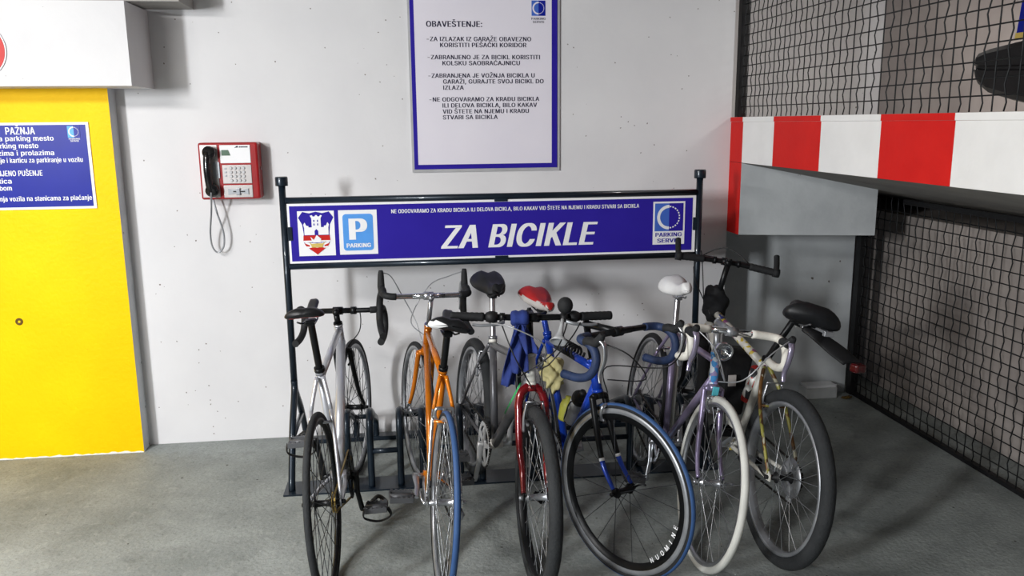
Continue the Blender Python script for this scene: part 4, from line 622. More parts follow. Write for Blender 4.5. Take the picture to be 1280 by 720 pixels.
obj('parking_symbol', b, ['sign_white', 'sign_light_blue'], sp)
# company square on the right
b = MB(inv); lx, lz, lw, lh = 1.224, 1.088, .165, .217
b.k = 2; b.prism([(0, 0), (lw, 0), (lw, lh), (0, lh)], (lx, y-.0002, lz), X_, Z_, D, .0006)
parking_logo(b, (lx+.009, y-.0009, lz+.068), lw-.018, lh-.077, 0, 1, 2)
b.k = 1; b.text('PARKING', (lx+lw*.5, y-.0012, lz+.040), X_, Z_, .020, .138, 0, .05, 'CENTER'); b.text('SERVIS', (lx+lw*.5, y-.0012, lz+.010), X_, Z_, .020, .118, 0, .05, 'CENTER')
obj('logo', b, ['sign_mid_blue', 'sign_blue', 'sign_white'], sp)
# ------------------------------------------------------------------ bicycles
def V3(x, y, z): return Vector((x, y, z))
ROAD = dict(R=.335, cs=.415, drop=.07, fl=.37, hl=.13, st=.52, ha=73, sa=73, rake=.045, tr=.0125)
MTB = dict(cs=.425, drop=.035, fl=.41, hl=.12, st=.46, ha=71, sa=72, rake=.04, R=.335, tr=.025)

def wheel(root, name, c, M, st, rear):
    """c = hub centre in bicycle space, M = steering matrix; rim is the part, tyre, hub and spokes its sub-parts"""
    R, tr = st['R'], st['tr' if not rear else 'trr'] if (rear and 'trr' in st) else st['tr']
    key = 'r' if rear else 'f'
    deep = st.get('deep', {}).get(key, .014)
    ro = R-2*tr+.006; ri = ro-deep-.006
    hw = tr*.72 if tr > .016 else .0095
    b = MB(M)
    tk = .013 if deep < .025 else .020
    prof = [(ro, -hw), (ro, -hw*.75), (ro-.004, -hw*.6), (ro-.004, hw*.6), (ro, hw*.75), (ro, hw), (ro-tk, hw), (ro-tk-.001, hw*.9), (ri, .0035), (ri, -.0035), (ro-tk-.001, -hw*.9), (ro-tk, -hw)]
    b.lathe(prof, c, (0, 1, 0), 72, True)
    mats = st['rim'][key]; mats = mats if isinstance(mats, list) else [mats]
    if len(mats) > 1:
        b.bm.faces.ensure_lookup_table()
        for fc in b.bm.faces:
            p = M.inverted() @ fc.calc_center_median(); rad = math.hypot(p.x-c.x, p.z-c.z)
            fc.material_index = 0 if rad > ro-tk-.0005 else 1
    rim = obj(name, b, mats, root)
    b = MB(M); n = 16; a0 = R-tr
    prof = []
    for i in range(n):
        a = 2*PI*i/n
        k = 1.0 if not (tr > .02 and abs(math.sin(a)) < .2 and math.cos(a) > 0) else 1.0
        prof.append((a0+tr*math.cos(a)*k, tr*.98*math.sin(a)))
    b.lathe(prof, c, (0, 1, 0), 84, True)
    tm = st['tyre'][key]; tm = tm if isinstance(tm, list) else [tm]
    if len(tm) > 1:
        for fc in b.bm.faces:
            p = M.inverted() @ fc.calc_center_median(); rad = math.hypot(p.x-c.x, p.z-c.z)
            fc.material_index = 0 if rad > a0+tr*.30 else 1
    if st.get('knob') and tr > .018:
        for i in range(110):
            a = 2*PI*i/110; d = V3(math.cos(a), 0, math.sin(a)); t = V3(-math.sin(a), 0, math.cos(a))
            rot = Matrix((( t.x, 0, d.x), (0, 1, 0), (t.z, 0, d.z)))
            for sy, ang in ((-1, .55), (1, .55)):
                b.box(c+d*(a0+tr*.97*math.cos(ang))+V3(0, sy*tr*.97*math.sin(ang), 0), (.009, .012, .005), rot)
            b.box(c+d*(R-.0005)+t*.009, (.008, .011, .004), rot)
    obj('tyre', b, tm, rim)
    # hub
    fl = .035 if not rear else .031; hr = .020 if not rear else .023
    b = MB(M); w = .05 if not rear else .064
    b.lathe([(.003, -w-.018), (.008, -w-.016), (.0085, -w-.004), (.006, -w), (.010, -w+.004), (.011, -fl-.004), (hr, -fl-.0015), (hr, -fl+.0015), (.013, -fl+.006), (.0115, 0), (.013, fl-.006), (hr, fl-.0015), (hr, fl+.0015), (.011, fl+.004), (.010, w-.004), (.006, w), (.0085, w+.004), (.008, w+.014), (.003, w+.016)], c, (0, 1, 0), 22)
    if st.get('quick', True): b.tube([c+V3(0, w+.012, 0), c+V3(.018, w+.02, .012), c+V3(.05, w+.02, .022)], .0042, 8)
    obj('hub', b, st.get('hub', 'dull_alloy'), rim)
    # spokes
    b = MB(M); ns = st.get('spokes', {}).get(key, 28); rng = random.Random(ns+(1 if rear else 0)); ph = rng.random()
    crossing = ns > 20
    for i in range(ns):
        sd = 1 if i % 2 == 0 else -1
        aw = 2*PI*(i+ph)/ns
        ah = aw+((1 if (i//2) % 2 == 0 else -1)*(1.05 if crossing else 0))
        p = c+V3(math.cos(ah)*hr*.85, sd*fl, math.sin(ah)*hr*.85); q = c+V3(math.cos(aw)*(ri+.002), 0, math.sin(aw)*(ri+.002))
        b.tube([p, q], .0014, 5, False)
    obj('spokes', b, st['spoke'][key], rim)
    return rim

def saddle_mesh(b, c, L, wr, wn, hh, lob=0., yaw=0., roll=0., split=None, pitch=0.):
    """sections from the nose (+x) to the broad rear"""
    R = Matrix.Rotation(yaw, 3, 'Z') @ Matrix.Rotation(pitch, 3, 'Y') @ Matrix.Rotation(roll, 3, 'X')
    rows = []; ns, n = 18, 22
    for i in range(ns+1):
        t = i/ns; x = L*(.52-t)
        s1 = max(0, min(1, (t-.30)/.5)); s1 = s1*s1*(3-2*s1)
        w = wn+(wr-wn)*s1
        endf = math.sqrt(max(0, 1-((t-.06)/.06)**2)) if t < .06 else (math.sqrt(max(0, 1-((t-.88)/.12)**2)) if t > .88 else 1)
        w *= max(.12, endf); h = hh*max(.25, endf)*(1+.25*s1)
        zc = .010*math.cos(t*2*PI)+.012*s1-(.012 if t < .05 else 0)
        row = []
        for j in range(n):
            a = 2*PI*j/n; sx, cx_ = math.sin(a), math.cos(a)
            y = w*math.copysign(abs(sx)**.75, sx); z = (h*cx_ if cx_ > 0 else h*.9*cx_)
            z -= .25*hh*(abs(y)/wr)**2*2
            if cx_ > 0: z -= lob*.5*hh*math.exp(-(y/(.2*wr))**2)
            xx = x-(lob*.022*(abs(y)/wr)*s1 if t > .7 else 0)
            row.append(Vector(c)+R@V3(xx, y, zc+z))
        rows.append(row)
    for r in rows: pass
    G = b.grid(rows, True, True); b.f(G[0][::-1]); b.f(G[-1])
    if split:
        for fc in b.bm.faces:
            p = R.inverted() @ (fc.calc_center_median()-Vector(c)); fc.material_index = split(p, L, wr)

def bike(name, label, q, st):
    x, y, hd, lean, steer, wb, sd, bh, reach, hw = q
    root = empty(name, (x, y, 0), label, 'bicycle', (lean, 0, hd))
    R = st['R']; ha, sa = math.radians(st['ha']), math.radians(st['sa'])
    bb = V3(math.sqrt(st['cs']**2-st['drop']**2), 0, R-st['drop']); rh = V3(0, 0, R); fh = V3(wb, 0, R)
    sv = V3(-math.cos(sa), 0, math.sin(sa)); up = V3(-math.cos(ha), 0, math.sin(ha)); fwd = V3(math.sin(ha), 0, math.cos(ha))
    ft = fh-st['rake']*fwd; crown = ft+st['fl']*up; httop = crown+st['hl']*up; bar = ft+bh*up
    clamp = bar+V3(reach, 0, 0); cl = bb+st['st']*sv; sad = bb+sd*sv
    S = Matrix.Translation(ft) @ Matrix.Rotation(steer, 4, up) @ Matrix.Translation(-ft)
    I = Matrix.Identity(4); T = st['tubes']
    # ---------------- frame
    b = MB(); htb = crown+.012*up
    b.cyl(htb, httop, T['head'], 18); b.lathe([(T['head']*1.12, -.006), (T['head']*1.12, .006)], httop, up, 18); b.lathe([(T['head']*1.12, -.006), (T['head']*1.12, .006)], htb, up, 18)
    b.k = 1; b.cyl(httop-.028*up, cl-.022*sv, T['top'], 16)
    b.k = 2; b.cyl(htb+.028*up, bb, T['down'], 16)
    b.k = 3; b.cyl(bb, cl+.012*sv, T['seat'], 16)
    b.k = 0; b.lathe([(.021, -.034), (.021, .034)], bb, (0, 1, 0), 18); b.lathe([(T['seat']*1.15, -.010), (T['seat']*1.15, .012)], cl, sv, 16)
    ax = .064
    for s in (-1, 1):
        b.k = 4; sb = st.get('stay_bend', 0)
        sp_ = spline([cl+V3(-.012, s*.012, -.018), cl*.62+rh*.38+V3(0, s*(.042+sb), 0), rh+V3(.006, s*ax, .012)], 6); km = len(sp_)//2-1
        b.tube(sp_[:km+1], [.0085, .0077], 10); b.k = 7; b.tube(sp_[km:], [.0077, .0062], 10)
        b.k = 5; b.tube(spline([bb+V3(-.015, s*.028, 0), bb*.6+rh*.4+V3(0, s*.046, 0), rh+V3(.008, s*ax, -.004)], 6), [.0105, .0075], 10)
        b.k = 6; b.prism([(-.016, -.012), (.02, -.016), (.024, .012), (.004, .022), (-.014, .012)], rh+V3(0, s*ax-.0025, 0), X_, Z_, Y_, .005)
    b.k = 4; b.cyl(cl*.6+rh*.4+V3(0, -.042-st.get('stay_bend', 0), 0), cl*.6+rh*.4+V3(0, .042+st.get('stay_bend', 0), 0), .006, 8)
    fm = st['frame']
    obj('frame', b, [fm.get('head', fm['main']), fm.get('top', fm['main']), fm.get('down', fm['main']), fm.get('seat', fm['main']), fm.get('stay', fm['main']), fm.get('chain', fm['main']), fm.get('drop', 'dull_alloy'), fm.get('stay_low', fm.get('stay', fm['main']))], root)
    # ---------------- fork
    b = MB(S); fr = st.get('fork_r', .0125)
    b.cyl(crown-.018*up, crown+.01*up, .021, 16)
    for s in (-1, 1):
        sp_ = st.get('fork_sp', .034)
        top = crown-.012*up+V3(0, s*sp_, 0)
        if st.get('unicrown'):
            top = crown-.062*up+V3(0, s*(sp_+.004), 0)
            b.tube(spline([crown+.006*up, crown-.004*up+V3(0, s*sp_*.45, 0), crown-.024*up+V3(0, s*sp_*.86, 0), top, top-.02*up+V3(0, s*.001, 0)], 5), fr*1.03, 12)
        else: b.tube([crown-.004*up, crown-.006*up+V3(0, s*sp_*.6, 0), top], fr*1.05, 12)
        pth = spline([top+(.0 if st.get('unicrown') else .008)*up, ft+.20*up+V3(0, s*(sp_+.006), 0), ft+.10*up+fwd*st['rake']*.25+V3(0, s*.046, 0), fh+V3(-.004, s*.050, .016)], 8)
        nn = len(pth)
        cut = st.get('fork_cut')
        if cut:
            m = int(nn*cut); rs = [fr+(fr*.55-fr)*i/(nn-1) for i in range(nn)]
            b.k = 0; b.tube(pth[:m+1], rs[:m+1], 12)
            b.k = 2; b.tube(pth[m:m+2], rs[m] *1.03, 12)
            b.k = 1; b.tube(pth[m+1:], rs[m+1:], 12); b.k = 0
        else: b.tube(pth, [fr, fr*.6], 12)
        b.k = 3; b.prism([(-.012, -.010), (.012, -.010), (.010, .020), (-.010, .020)], fh+V3(0, s*.050-.0025, 0), X_, Z_, Y_, .005); b.k = 0
    fk = st['fork']; obj('fork', b, [fk, st.get('fork_low', fk), st.get('fork_band', fk), st.get('fork_tip', 'dull_alloy')], root)
    wheel(root, 'rear_wheel', rh, I, st, True)
    fwl = wheel(root, 'front_wheel', fh, S, st, False)
    if st.get('rim_text'):
        b = MB(S); rad = R-2*st['tr']-.036; txt = st['rim_text']
        for i, ch in enumerate(txt):
            a = math.radians(st['rim_a0']+i*st['rim_da']); d = V3(math.cos(a), 0, math.sin(a)); t = V3(-math.sin(a), 0, math.cos(a))*st['rim_dir']
            for s in (-1,):
                b.text(ch, fh+d*rad+V3(0, s*.0085, 0), t, -d, .017, None, 0, .03, 'CENTER', .001)
        obj('lettering', b, 'sign_white', fwl)
    # ---------------- saddle and post
    so = Vector(st.get('sad_off', (0, 0, 0)))
    b = MB(); b.tube([cl-.05*sv, cl+.01*sv, sad-.035*sv+so*.5, sad-.022*sv+so], st.get('post_r', .0136), 14)
    b.k = 1; b.box(sad-.018*sv+so, (.05, .036, .022), None, .005)
    for s in (-1, 1): b.tube(spline([sad+so+V3(.10, s*.008, .004), sad+so+V3(.05, s*.02, -.012), sad+so+V3(-.03, s*.022, -.012), sad+so+V3(-.095, s*.03, .008)], 5), .0036, 8)
    b.k = 0; b.lathe([(T['seat']*1.25, -.008), (T['seat']*1.25, .008)], cl+.012*sv, sv, 16)
    obj('seat_post', b, [st.get('post', 'black_metal'), st.get('clamp', 'black_metal')], root)
    sk = st['saddle']; b = MB()
    saddle_mesh(b, sad+so+V3(0, 0, .024), sk.get('L', .27), sk.get('wr', .07), sk.get('wn', .02), sk.get('h', .022), sk.get('lob', .5), sk.get('yaw', 0), sk.get('roll', 0), sk.get('split'), sk.get('pitch', 0))
    obj('saddle', b, sk['mats'], root)
    # ---------------- stem and bar
    b = MB(S); sr = .0125
    b.cyl(httop, httop+.012*up, T['head']*1.08, 18)
    b.tube([httop+.01*up, bar-.012*up], st.get('stem_r', .0135), 14); b.sph(bar, st.get('stem_r', .0135)*1.25, (1, 1, 1), 14)
    b.tube([bar, clamp], [.0145, .014], 14); b.lathe([(.0185, -.022), (.0185, .022)], clamp, (0, 1, 0), 18)
    b.cyl(bar+.012*up, bar+.02*up, .008, 10)
    obj('stem', b, st['stem'], root)
    hp = st.get('bar_pitch', 0.); Rp = Matrix.Rotation(-hp, 3, 'Y')
    def L(px, py, pz): return clamp+Rp@V3(px, py, pz)
    hb = MB(S); kids = []
    if st['bar'] == 'drop':
        dl = st.get('drop_len', 1.)
        def dp(s): return spline([L(0, s*.028, 0), L(0, s*hw*.6, 0), L(.004, s*hw*.85, 0), L(.022, s*hw*.985, 0), L(.065, s*hw, -.004), L(.098, s*hw, -.026), L(.108, s*(hw+.002), -.066), L(.086, s*(hw+.004), -.112*dl), L(.035, s*(hw+.006), -.136*dl), L(-.035, s*(hw+.008), -.142*dl)], 6)
        hb.cyl(L(0, -.075, 0), L(0, .075, 0), .0128, 14)
        for s in (-1, 1): hb.tube(dp(s), .0118, 12)
        ho = obj('handlebar', hb, st.get('bar_mat', 'chrome'), root)
        for s in (-1, 1):
            p = dp(s); k = st.get('tape_from', 7)
            b = MB(S); b.tube(p[k:], .0158, 14); b.k = 1; b.cyl(p[-1], p[-1]+(p[-1]-p[-2]).normalized()*.006, .0165, 14)
            obj('bar_tape', b, [st['tape'], st.get('plug', st['tape'])], ho)
            if st.get('hood'):
                hu = st.get('hood_up', 0); q0, q1 = L(.070, s*hw, .004), L(.115, s*hw, .022)
                b = MB(S); b.tube(spline([L(.045, s*hw, -.002), q0, L(.098, s*hw, .008), L(.118, s*hw, .030+hu*.6), L(.126, s*hw, .046+hu)], 5), [.0145, .0165, .0175, .018, .0185, .0185, .018, .017, .0165, .0165, .0165, .0165, .016, .0155, .015, .0145, .014, .013, .012, .011, .009], 14)
                obj('brake_hood', b, st['hood'], ho)
                b = MB(S); b.tube(spline([L(.118, s*hw, .022), L(.138, s*(hw-.003), .004), L(.142, s*(hw-.004), -.045), L(.128, s*(hw-.002), -.095), L(.136, s*hw, -.128)], 6), [.0085, .0055], 10, True, 1.5)
                obj('brake_lever', b, st.get('lever', 'dull_alloy'), ho)
            if st.get('flat_lever') and s == -1:
                b = MB(S); b.cyl(L(0, s*.06, 0), L(0, s*.085, 0), .018, 14); b.tube(spline([L(.012, s*.07, -.004), L(.04, s*.085, -.01), L(.05, s*.14, -.012)], 5), .0055, 10)
                obj('brake_lever', b, 'black_metal', ho)
    else:
        rise = st.get('sweep', .03)
        pb = lambda u: L(-rise*abs(u)**1.5, u*hw, 0)
        hb.tube([pb(-1+i*.1) for i in range(21)], .0125, 14)
        ho = obj('handlebar', hb, 'black_metal', root)
        for s in (-1, 1):
            gl = .125/hw
            b = MB(S); rsq = []
            pth = [pb(s*(1-gl+gl*i/14)) for i in range(15)]
            b.tube(pth, [.0165+(.0012 if i % 2 else 0) for i in range(15)], 16); obj('grip', b, st.get('grip', 'black_rubber'), ho)
            b = MB(S)
            if st.get('shifter'): b.tube([pb(s*(1-gl-.02)), pb(s*(1-gl-.07)), pb(s*(1-gl-.10)), pb(s*(1-gl-.16))], [.0165, .023, .024, .019], 18); obj('grip_shifter', b, 'matt_black', ho)
            u = s*(1-gl-.22)
            b = MB(S); b.cyl(pb(u-.03), pb(u+.03), .0175, 14); b.tube(spline([pb(u)+Rp@V3(.018, 0, -.004), pb(u)+Rp@V3(.042, s*.01, -.008)], 4), .009, 10)
            b.k = 1; b.tube(spline([pb(u)+Rp@V3(.042, 0, -.008), pb(u)+Rp@V3(.056, s*.03, -.014), pb(u)+Rp@V3(.056, s*.085, -.018), pb(u)+Rp@V3(.05, s*.12, -.016)], 6), [.0075, .0055], 10, True, .7)
            obj('brake_lever', b, ['black_metal', st.get('lever', 'dull_alloy')], ho)
            if st.get('bar_ends'):
                b = MB(S); e = pb(s*.985); b.lathe([(.0205, -.014), (.0205, .014)], e, (0, 1, 0), 16)
                b.tube(spline([e, e+Rp@V3(.035, s*.004, .02), e+Rp@V3(.085, s*.006, .048)], 5), .0135, 14); obj('bar_end', b, 'black_rubber', ho)
    # ---------------- drivetrain
    cr = st.get('ring_r', .095); ca = math.radians(st.get('crank', 200)); yy = -.048
    b = MB(); b.ring(bb+V3(0, yy, 0), X_, Z_, -Y_, cr-.016, cr, .004, 0, 2*PI, 60)
    nt = int(2*PI*cr/.0127)
    for i in range(nt):
        a = 2*PI*i/nt; d = V3(math.cos(a), 0, math.sin(a)); t = V3(-d.z, 0, d.x)
        b.prism([(-.004, -.001), (.004, -.001), (.0018, .006), (-.0018, .006)], bb+d*cr+V3(0, yy-.001, 0), t, d, -Y_, .002)
    for i in range(5):
        a = ca+2*PI*i/5+.63; d = V3(math.cos(a), 0, math.sin(a)); t = V3(-d.z, 0, d.x)
        b.prism([(-.012, .01), (.012, .01), (.009, cr-.014), (-.009, cr-.014)], bb+V3(0, yy-.0005, 0), t, d, -Y_, .0055)
    b.lathe([(.026, -.006), (.026, .006)], bb+V3(0, yy, 0), (0, 1, 0), 22)
    if st.get('rings', 1) > 1: b.ring(bb+V3(0, yy+.007, 0), X_, Z_, -Y_, cr*.62, cr*.78, .003, 0, 2*PI, 48)
    ck = obj('chainring', b, st.get('crank_mat', 'dull_alloy'), root)
    for s in (-1, 1):
        a = ca+(0 if s < 0 else PI); d = V3(math.cos(a), 0, math.sin(a)); yo = s*.066
        e0 = bb+V3(0, yo, 0); e1 = e0+d*.17+V3(0, s*.010, 0)
        b = MB(); b.tube([e0-d*.012, e0+d*.02, e0+d*.09, e1, e1+d*.010], [.014, .0145, .0105, .0115, .008], 12, True, .62, (0, 1, 0)); b.cyl(bb+V3(0, s*.03, 0), e0+V3(0, s*.008, 0), .011, 14)
        obj('crank_arm', b, st.get('arm_mat', st.get('crank_mat', 'dull_alloy')), root)
        b = MB(); pc = e1+V3(0, s*.060, 0)
        pt = st.get('pedal_tilt', 0.); Rq = Matrix.Rotation(pt, 3, 'Y')
        b.cyl(e1, pc+V3(0, s*.045, 0), .0065, 12); b.cyl(e1+V3(0, s*.012, 0), pc+V3(0, s*.046, 0), .0125, 12)
        for q_ in (-1, 1):
            b.box(pc+Rq@V3(q_*.036, 0, 0), (.006, .092, .022), Rq, .0015)
            b.box(pc+V3(0, q_*.044, 0), (.076, .006, .018), Rq, .0015)
            for r_ in range(5): b.box(pc+Rq@V3(q_*.036, (r_-2)*.018, .013), (.006, .008, .005), Rq)
        b.box(pc, (.03, .06, .006), Rq, .001)
        pe = obj('pedal', b, st.get('pedal', 'dull_alloy'), root)
        if st.get('clips'):
            b = MB(); b.tube(spline([pc+V3(.036, -.03, 0), pc+V3(.09, -.025, -.012), pc+V3(.105, 0, .0), pc+V3(.09, .025, -.012), pc+V3(.036, .03, 0)], 6), .006, 8, True, 2.0)
            b.tube(spline([pc+V3(-.02, -.05, .0), pc+V3(-.0, -.056, -.045), pc+V3(.02, 0, -.075), pc+V3(0, .056, -.045), pc+V3(-.02, .05, 0)], 6), .009, 8, True, .35)
            obj('toe_strap', b, 'matt_black', pe)
    cg = st.get('cog_r', .036)
    b = MB(); ncog = st.get('cogs', 1)
    for i in range(ncog):
        rr_ = cg*(1-.09*i); yo = -.034-.0045*i
        b.ring(rh+V3(0, yo, 0), X_, Z_, -Y_, .018, rr_, .002, 0, 2*PI, 32)
        for k in range(22):
            a = 2*PI*k/22; d = V3(math.cos(a), 0, math.sin(a)); b.prism([(-.0035, -.001), (.0035, -.001), (.0015, .0045), (-.0015, .0045)], rh+d*rr_+V3(0, yo, 0), V3(-d.z, 0, d.x), d, -Y_, .002)
    if st.get('disc'): b.lathe([(.024, -.028), (.078, -.0285), (.078, -.030), (.024, -.0295)], rh, (0, 1, 0), 40, True)
    obj('sprocket', b, st.get('cog_mat', 'dull_alloy'), root)
    b = MB()
    cy = -.049 if ncog > 1 else -.046
    def link(p, q_):
        n = int((q_-p).length/.0127)
        for i in range(n):
            u = p+(q_-p)*((i+.5)/n); dd = (q_-p).normalized()
            rot = Matrix(((dd.x, 0, -dd.z), (0, 1, 0), (dd.z, 0, dd.x)))
            b.box(u, (.0115, .0065 if i % 2 else .0045, .0075), rot)
    dn = .0
    link(rh+V3(0, cy, cg), bb+V3(0, cy, cr+.002)); link(rh+V3(0, cy, -cg if ncog == 1 else -.11), bb+V3(0, cy, -cr-.002))
    for i in range(16):
        a = -PI/2+PI*i/15; d = V3(math.cos(a), 0, math.sin(a)); t = V3(-d.z, 0, d.x); rot = Matrix(((t.x, 0, d.x), (0, 1, 0), (t.z, 0, d.z)))
        b.box(bb+d*(cr+.002)+V3(0, cy, 0), (.017, .006, .0075), rot)
    for i in range(8):
        a = PI/2+PI*i/7; d = V3(math.cos(a), 0, math.sin(a)); t = V3(-d.z, 0, d.x); rot = Matrix(((t.x, 0, d.x), (0, 1, 0), (t.z, 0, d.z)))
        b.box(rh+d*(cg+.002)+V3(0, cy, 0), (.013, .006, .0075), rot)
    obj('chain', b, st.get('chain', 'dark_chain'), root)
    if ncog > 1:
        b = MB(); h0 = rh+V3(.0, -.058, -.03)
        b.tube([h0, h0+V3(.02, -.012, -.03), h0+V3(.018, -.006, -.045)], [.011, .014, .011], 10)
        for dz in (-.050, -.095): b.lathe([(.019, -.004), (.019, .004)], rh+V3(.014+.012*(dz < -.06), -.052, dz-.006), (0, 1, 0), 18)
        b.box(rh+V3(.020, -.058, -.078), (.018, .003, .07), None, .001)
        obj('rear_derailleur', b, 'dull_alloy', root)
    # ---------------- brakes
    def brake(nm, c, MM, axis, kind):
        b = MB(MM)
        if kind == 'cal':
            for s in (-1, 1): b.tube(spline([c+V3(0, 0, .006)+axis*.022, c+V3(0, s*.030, .004)+axis*.026, c+V3(0, s*.034, -.022)+axis*.02, c+V3(0, s*.020, -.046)+axis*.012], 5), [.0075, .006], 10)
            b.tube([c, c+axis*.04], .006, 10)
            for s in (-1, 1): b.box(c+V3(0, s*.0185, -.048)+axis*.008, (.034, .009, .010), None, .002)
        else:
            for s in (-1, 1):
                b.tube(spline([c+V3(0, s*.038, -.085)+axis*.022, c+V3(0, s*.040, -.03)+axis*.026, c+V3(0, s*.030, .028)+axis*.026], 5), [.0095, .0065], 10, True, .7)
                b.box(c+V3(0, s*.026, -.052)+axis*.016, (.05, .010, .011), None, .002)
            b.cyl(c+V3(0, -.034, .03)+axis*.026, c+V3(0, .034, .03)+axis*.026, .0025, 8)
        obj(nm, b, st.get('brake_mat', 'dull_alloy'), root)
    kd = st.get('brake', 'cal')
    brake('front_brake', V3(0, 0, 0)+ft+up*(R-(st['rake']*.3))*1.0+(fwd*.018), S, fwd, kd)
    if st.get('rear_brake', True):
        u = (cl-rh).normalized(); brake('rear_brake', rh+u*(R+.004), I, V3(-u.z, 0, u.x)*1., kd)
    # ---------------- cables
    for i, (pl, cm) in enumerate(st.get('cables', [])):
        b = MB()
        pts = []
        for kind, px, py, pz in pl:
            if kind == 'b': pts.append(S @ L(px, py, pz))
            elif kind == 's': pts.append(S @ V3(px, py, pz))
            elif kind == 'c': pts.append(S @ (crown+fwd*px+V3(0, py, 0)+up*pz))
            else: pts.append(httop+V3(px, py, pz))
        b.tube(spline(pts, 7), .0026, 7); obj('cable', b, cm, root)
    info = dict(root=root, S=S, L=L, bb=bb, rh=rh, fh=fh, cl=cl, sad=sad, httop=httop, crown=crown, up=up, fwd=fwd, clamp=clamp, sv=sv, htb=htb, hbar=ho, ft=ft, so=so)
    bpy.context.view_layer.update()
    return info

def spl(*w): return w
T_road = dict(head=.0175, top=.0135, down=.0155, seat=.0150)
T_fat = dict(head=.019, top=.0165, down=.021, seat=.0165)
# 1: silver track bicycle
s1 = dict(ROAD, tubes=dict(head=.019, top=.0155, down=.022, seat=.0165), frame=dict(main='silver_paint'), fork='black_metal', fork_tip='black_metal', rim=dict(f='dull_alloy', r='black_metal'), tyre=dict(f='worn_rubber', r='worn_rubber'), tr=.0135,
          spoke=dict(f='dark_spoke', r='dark_spoke'), hub='black_metal', quick=False, spokes=dict(f=32, r=32), deep=dict(f=.016, r=.02), bar='drop', tape='black_tape', bar_mat='black_metal', tape_from=10, flat_lever=True, stem='black_metal', post='black_metal',
          saddle=dict(mats=['black_leather', 'sign_red'], wr=.070, wn=.019, h=.017, L=.28, lob=.5, split=lambda p, L, w: 1 if (p.z < .004 and p.x < -.07 and abs(p.y) > .012) else 0), crank=-84, crank_mat='black_metal', pedal='pedal_alloy', clips=True, chain='gold_chain', cog_r=.034, ring_r=.095, cog_mat='gold_chain', brake_mat='black_metal', rear_brake=False,
          cables=[([('b', .0, -.075, -.01), ('b', .07, -.085, -.03), ('b', .10, -.07, -.12), ('c', .05, -.03, -.0), ('c', .035, -.012, -.02)], 'cable')])
B1 = bike('bicycle', 'silver bicycle with black drop bars and black fork, leftmost in the rack', (-.322, 2.905, 1.5275, -.062, -.13, 1.06, .762, .565, .035, .19), s1)
# 2: orange road bicycle
s2 = dict(ROAD, tubes=dict(T_road, down=.0150), frame=dict(main='orange_paint', top='orange_paint', stay_low='chrome', stay='orange_paint', chain='chrome', drop='chrome'), fork='orange_paint', fork_low='chrome', fork_band='orange_paint', fork_cut=.75, fork_tip='chrome',
          rim=dict(f='dull_alloy', r='dull_alloy'), tyre=dict(f='worn_rubber', r=['blue_rubber', 'black_rubber']), spoke=dict(f='spoke_steel', r='spoke_steel'), spokes=dict(f=32, r=36), hub='steel', bar='drop', tape='black_tape', bar_mat='chrome', tape_from=9, hood='black_rubber',
          lever='dull_alloy', stem='steel', stem_r=.011, bar_pitch=.18, drop_len=1.2, hood_up=.035, post='black_metal', crank=5, crank_mat='steel', pedal='pedal_alloy', cogs=6, cog_r=.042, rings=2, chain='dark_chain', brake_mat='steel', cog_mat='steel',
          saddle=dict(mats=['black_leather', 'white_leather'], wr=.078, wn=.021, h=.022, L=.27, lob=.7, yaw=-.10, roll=.12, split=lambda p, L, w: 1 if (p.y > .026 and p.x < -.035 and p.z < .024) else 0),
          cables=[([('b', .125, .198, .07), ('b', .13, .15, .05), ('b', .15, .09, -.05), ('b', .10, .03, -.16), ('c', .04, .01, .02)], 'grey_cable'),
                  ([('b', .125, -.198, .07), ('b', .13, -.13, .045), ('b', .12, -.03, -.0), ('b', .06, .06, -.14), ('h', -.08, .03, -.02)], 'grey_cable')])
B2 = bike('bicycle', 'orange road bicycle with black drop bars and a blue rear tyre', (.0679, 2.845, 1.6448, .088, .1402, 1.028, .7075, .645, .053, .197), s2)
# 3: red forked mountain bicycle, front towards the camera
s3 = dict(MTB, tubes=T_fat, frame=dict(main='grey_paint', head='white_paint', top='grey_paint', down='grey_paint', seat='grey_paint'), fork='dark_red_paint', unicrown=True, fork_r=.0165, fork_sp=.047, fork_tip='black_metal',
          rim=dict(f='black_metal', r='dull_alloy'), tyre=dict(f='worn_rubber', r='worn_rubber'), spoke=dict(f='spoke_steel', r='spoke_steel'), spokes=dict(f=32, r=32), hub='dull_alloy', bar='flat', shifter=True, lever='dull_alloy', stem='black_metal', bar_pitch=0.,
          post='steel', clamp='matt_black', saddle=dict(mats=['black_leather'], wr=.082, wn=.03, h=.032, L=.25, lob=.8), crank=-95, ring_r=.098, crank_mat='pale_alloy', pedal='pedal_alloy', cogs=6, cog_r=.045, brake='v', brake_mat='steel', rings=2,
          cables=[([('b', .05, .17, -.01), ('b', .12, .12, -.05), ('b', .14, .04, -.14), ('c', .06, .03, .06), ('c', .06, .034, -.02)], 'cable'), ([('b', .05, -.17, -.01), ('b', .13, -.1, -.01), ('b', .12, .02, -.08), ('h', -.02, .04, -.06), ('h', -.2, .03, -.05)], 'grey_cable'),
                  ([('b', .02, .13, -.01), ('b', .12, .06, -.1), ('b', .08, -.05, -.2), ('h', -.05, -.03, -.1)], 'cable'), ([('b', .02, -.13, -.01), ('b', .10, -.09, -.12), ('b', .08, -.02, -.24), ('h', -.03, .02, -.14)], 'cable')])
B3 = bike('bicycle', 'grey mountain bicycle with dark red fork and flat black handlebar facing the camera', (.2674, 3.8901, -1.4282, -.0768, -.0959, 1.065, .6838, .6946, .0816, .313), s3)
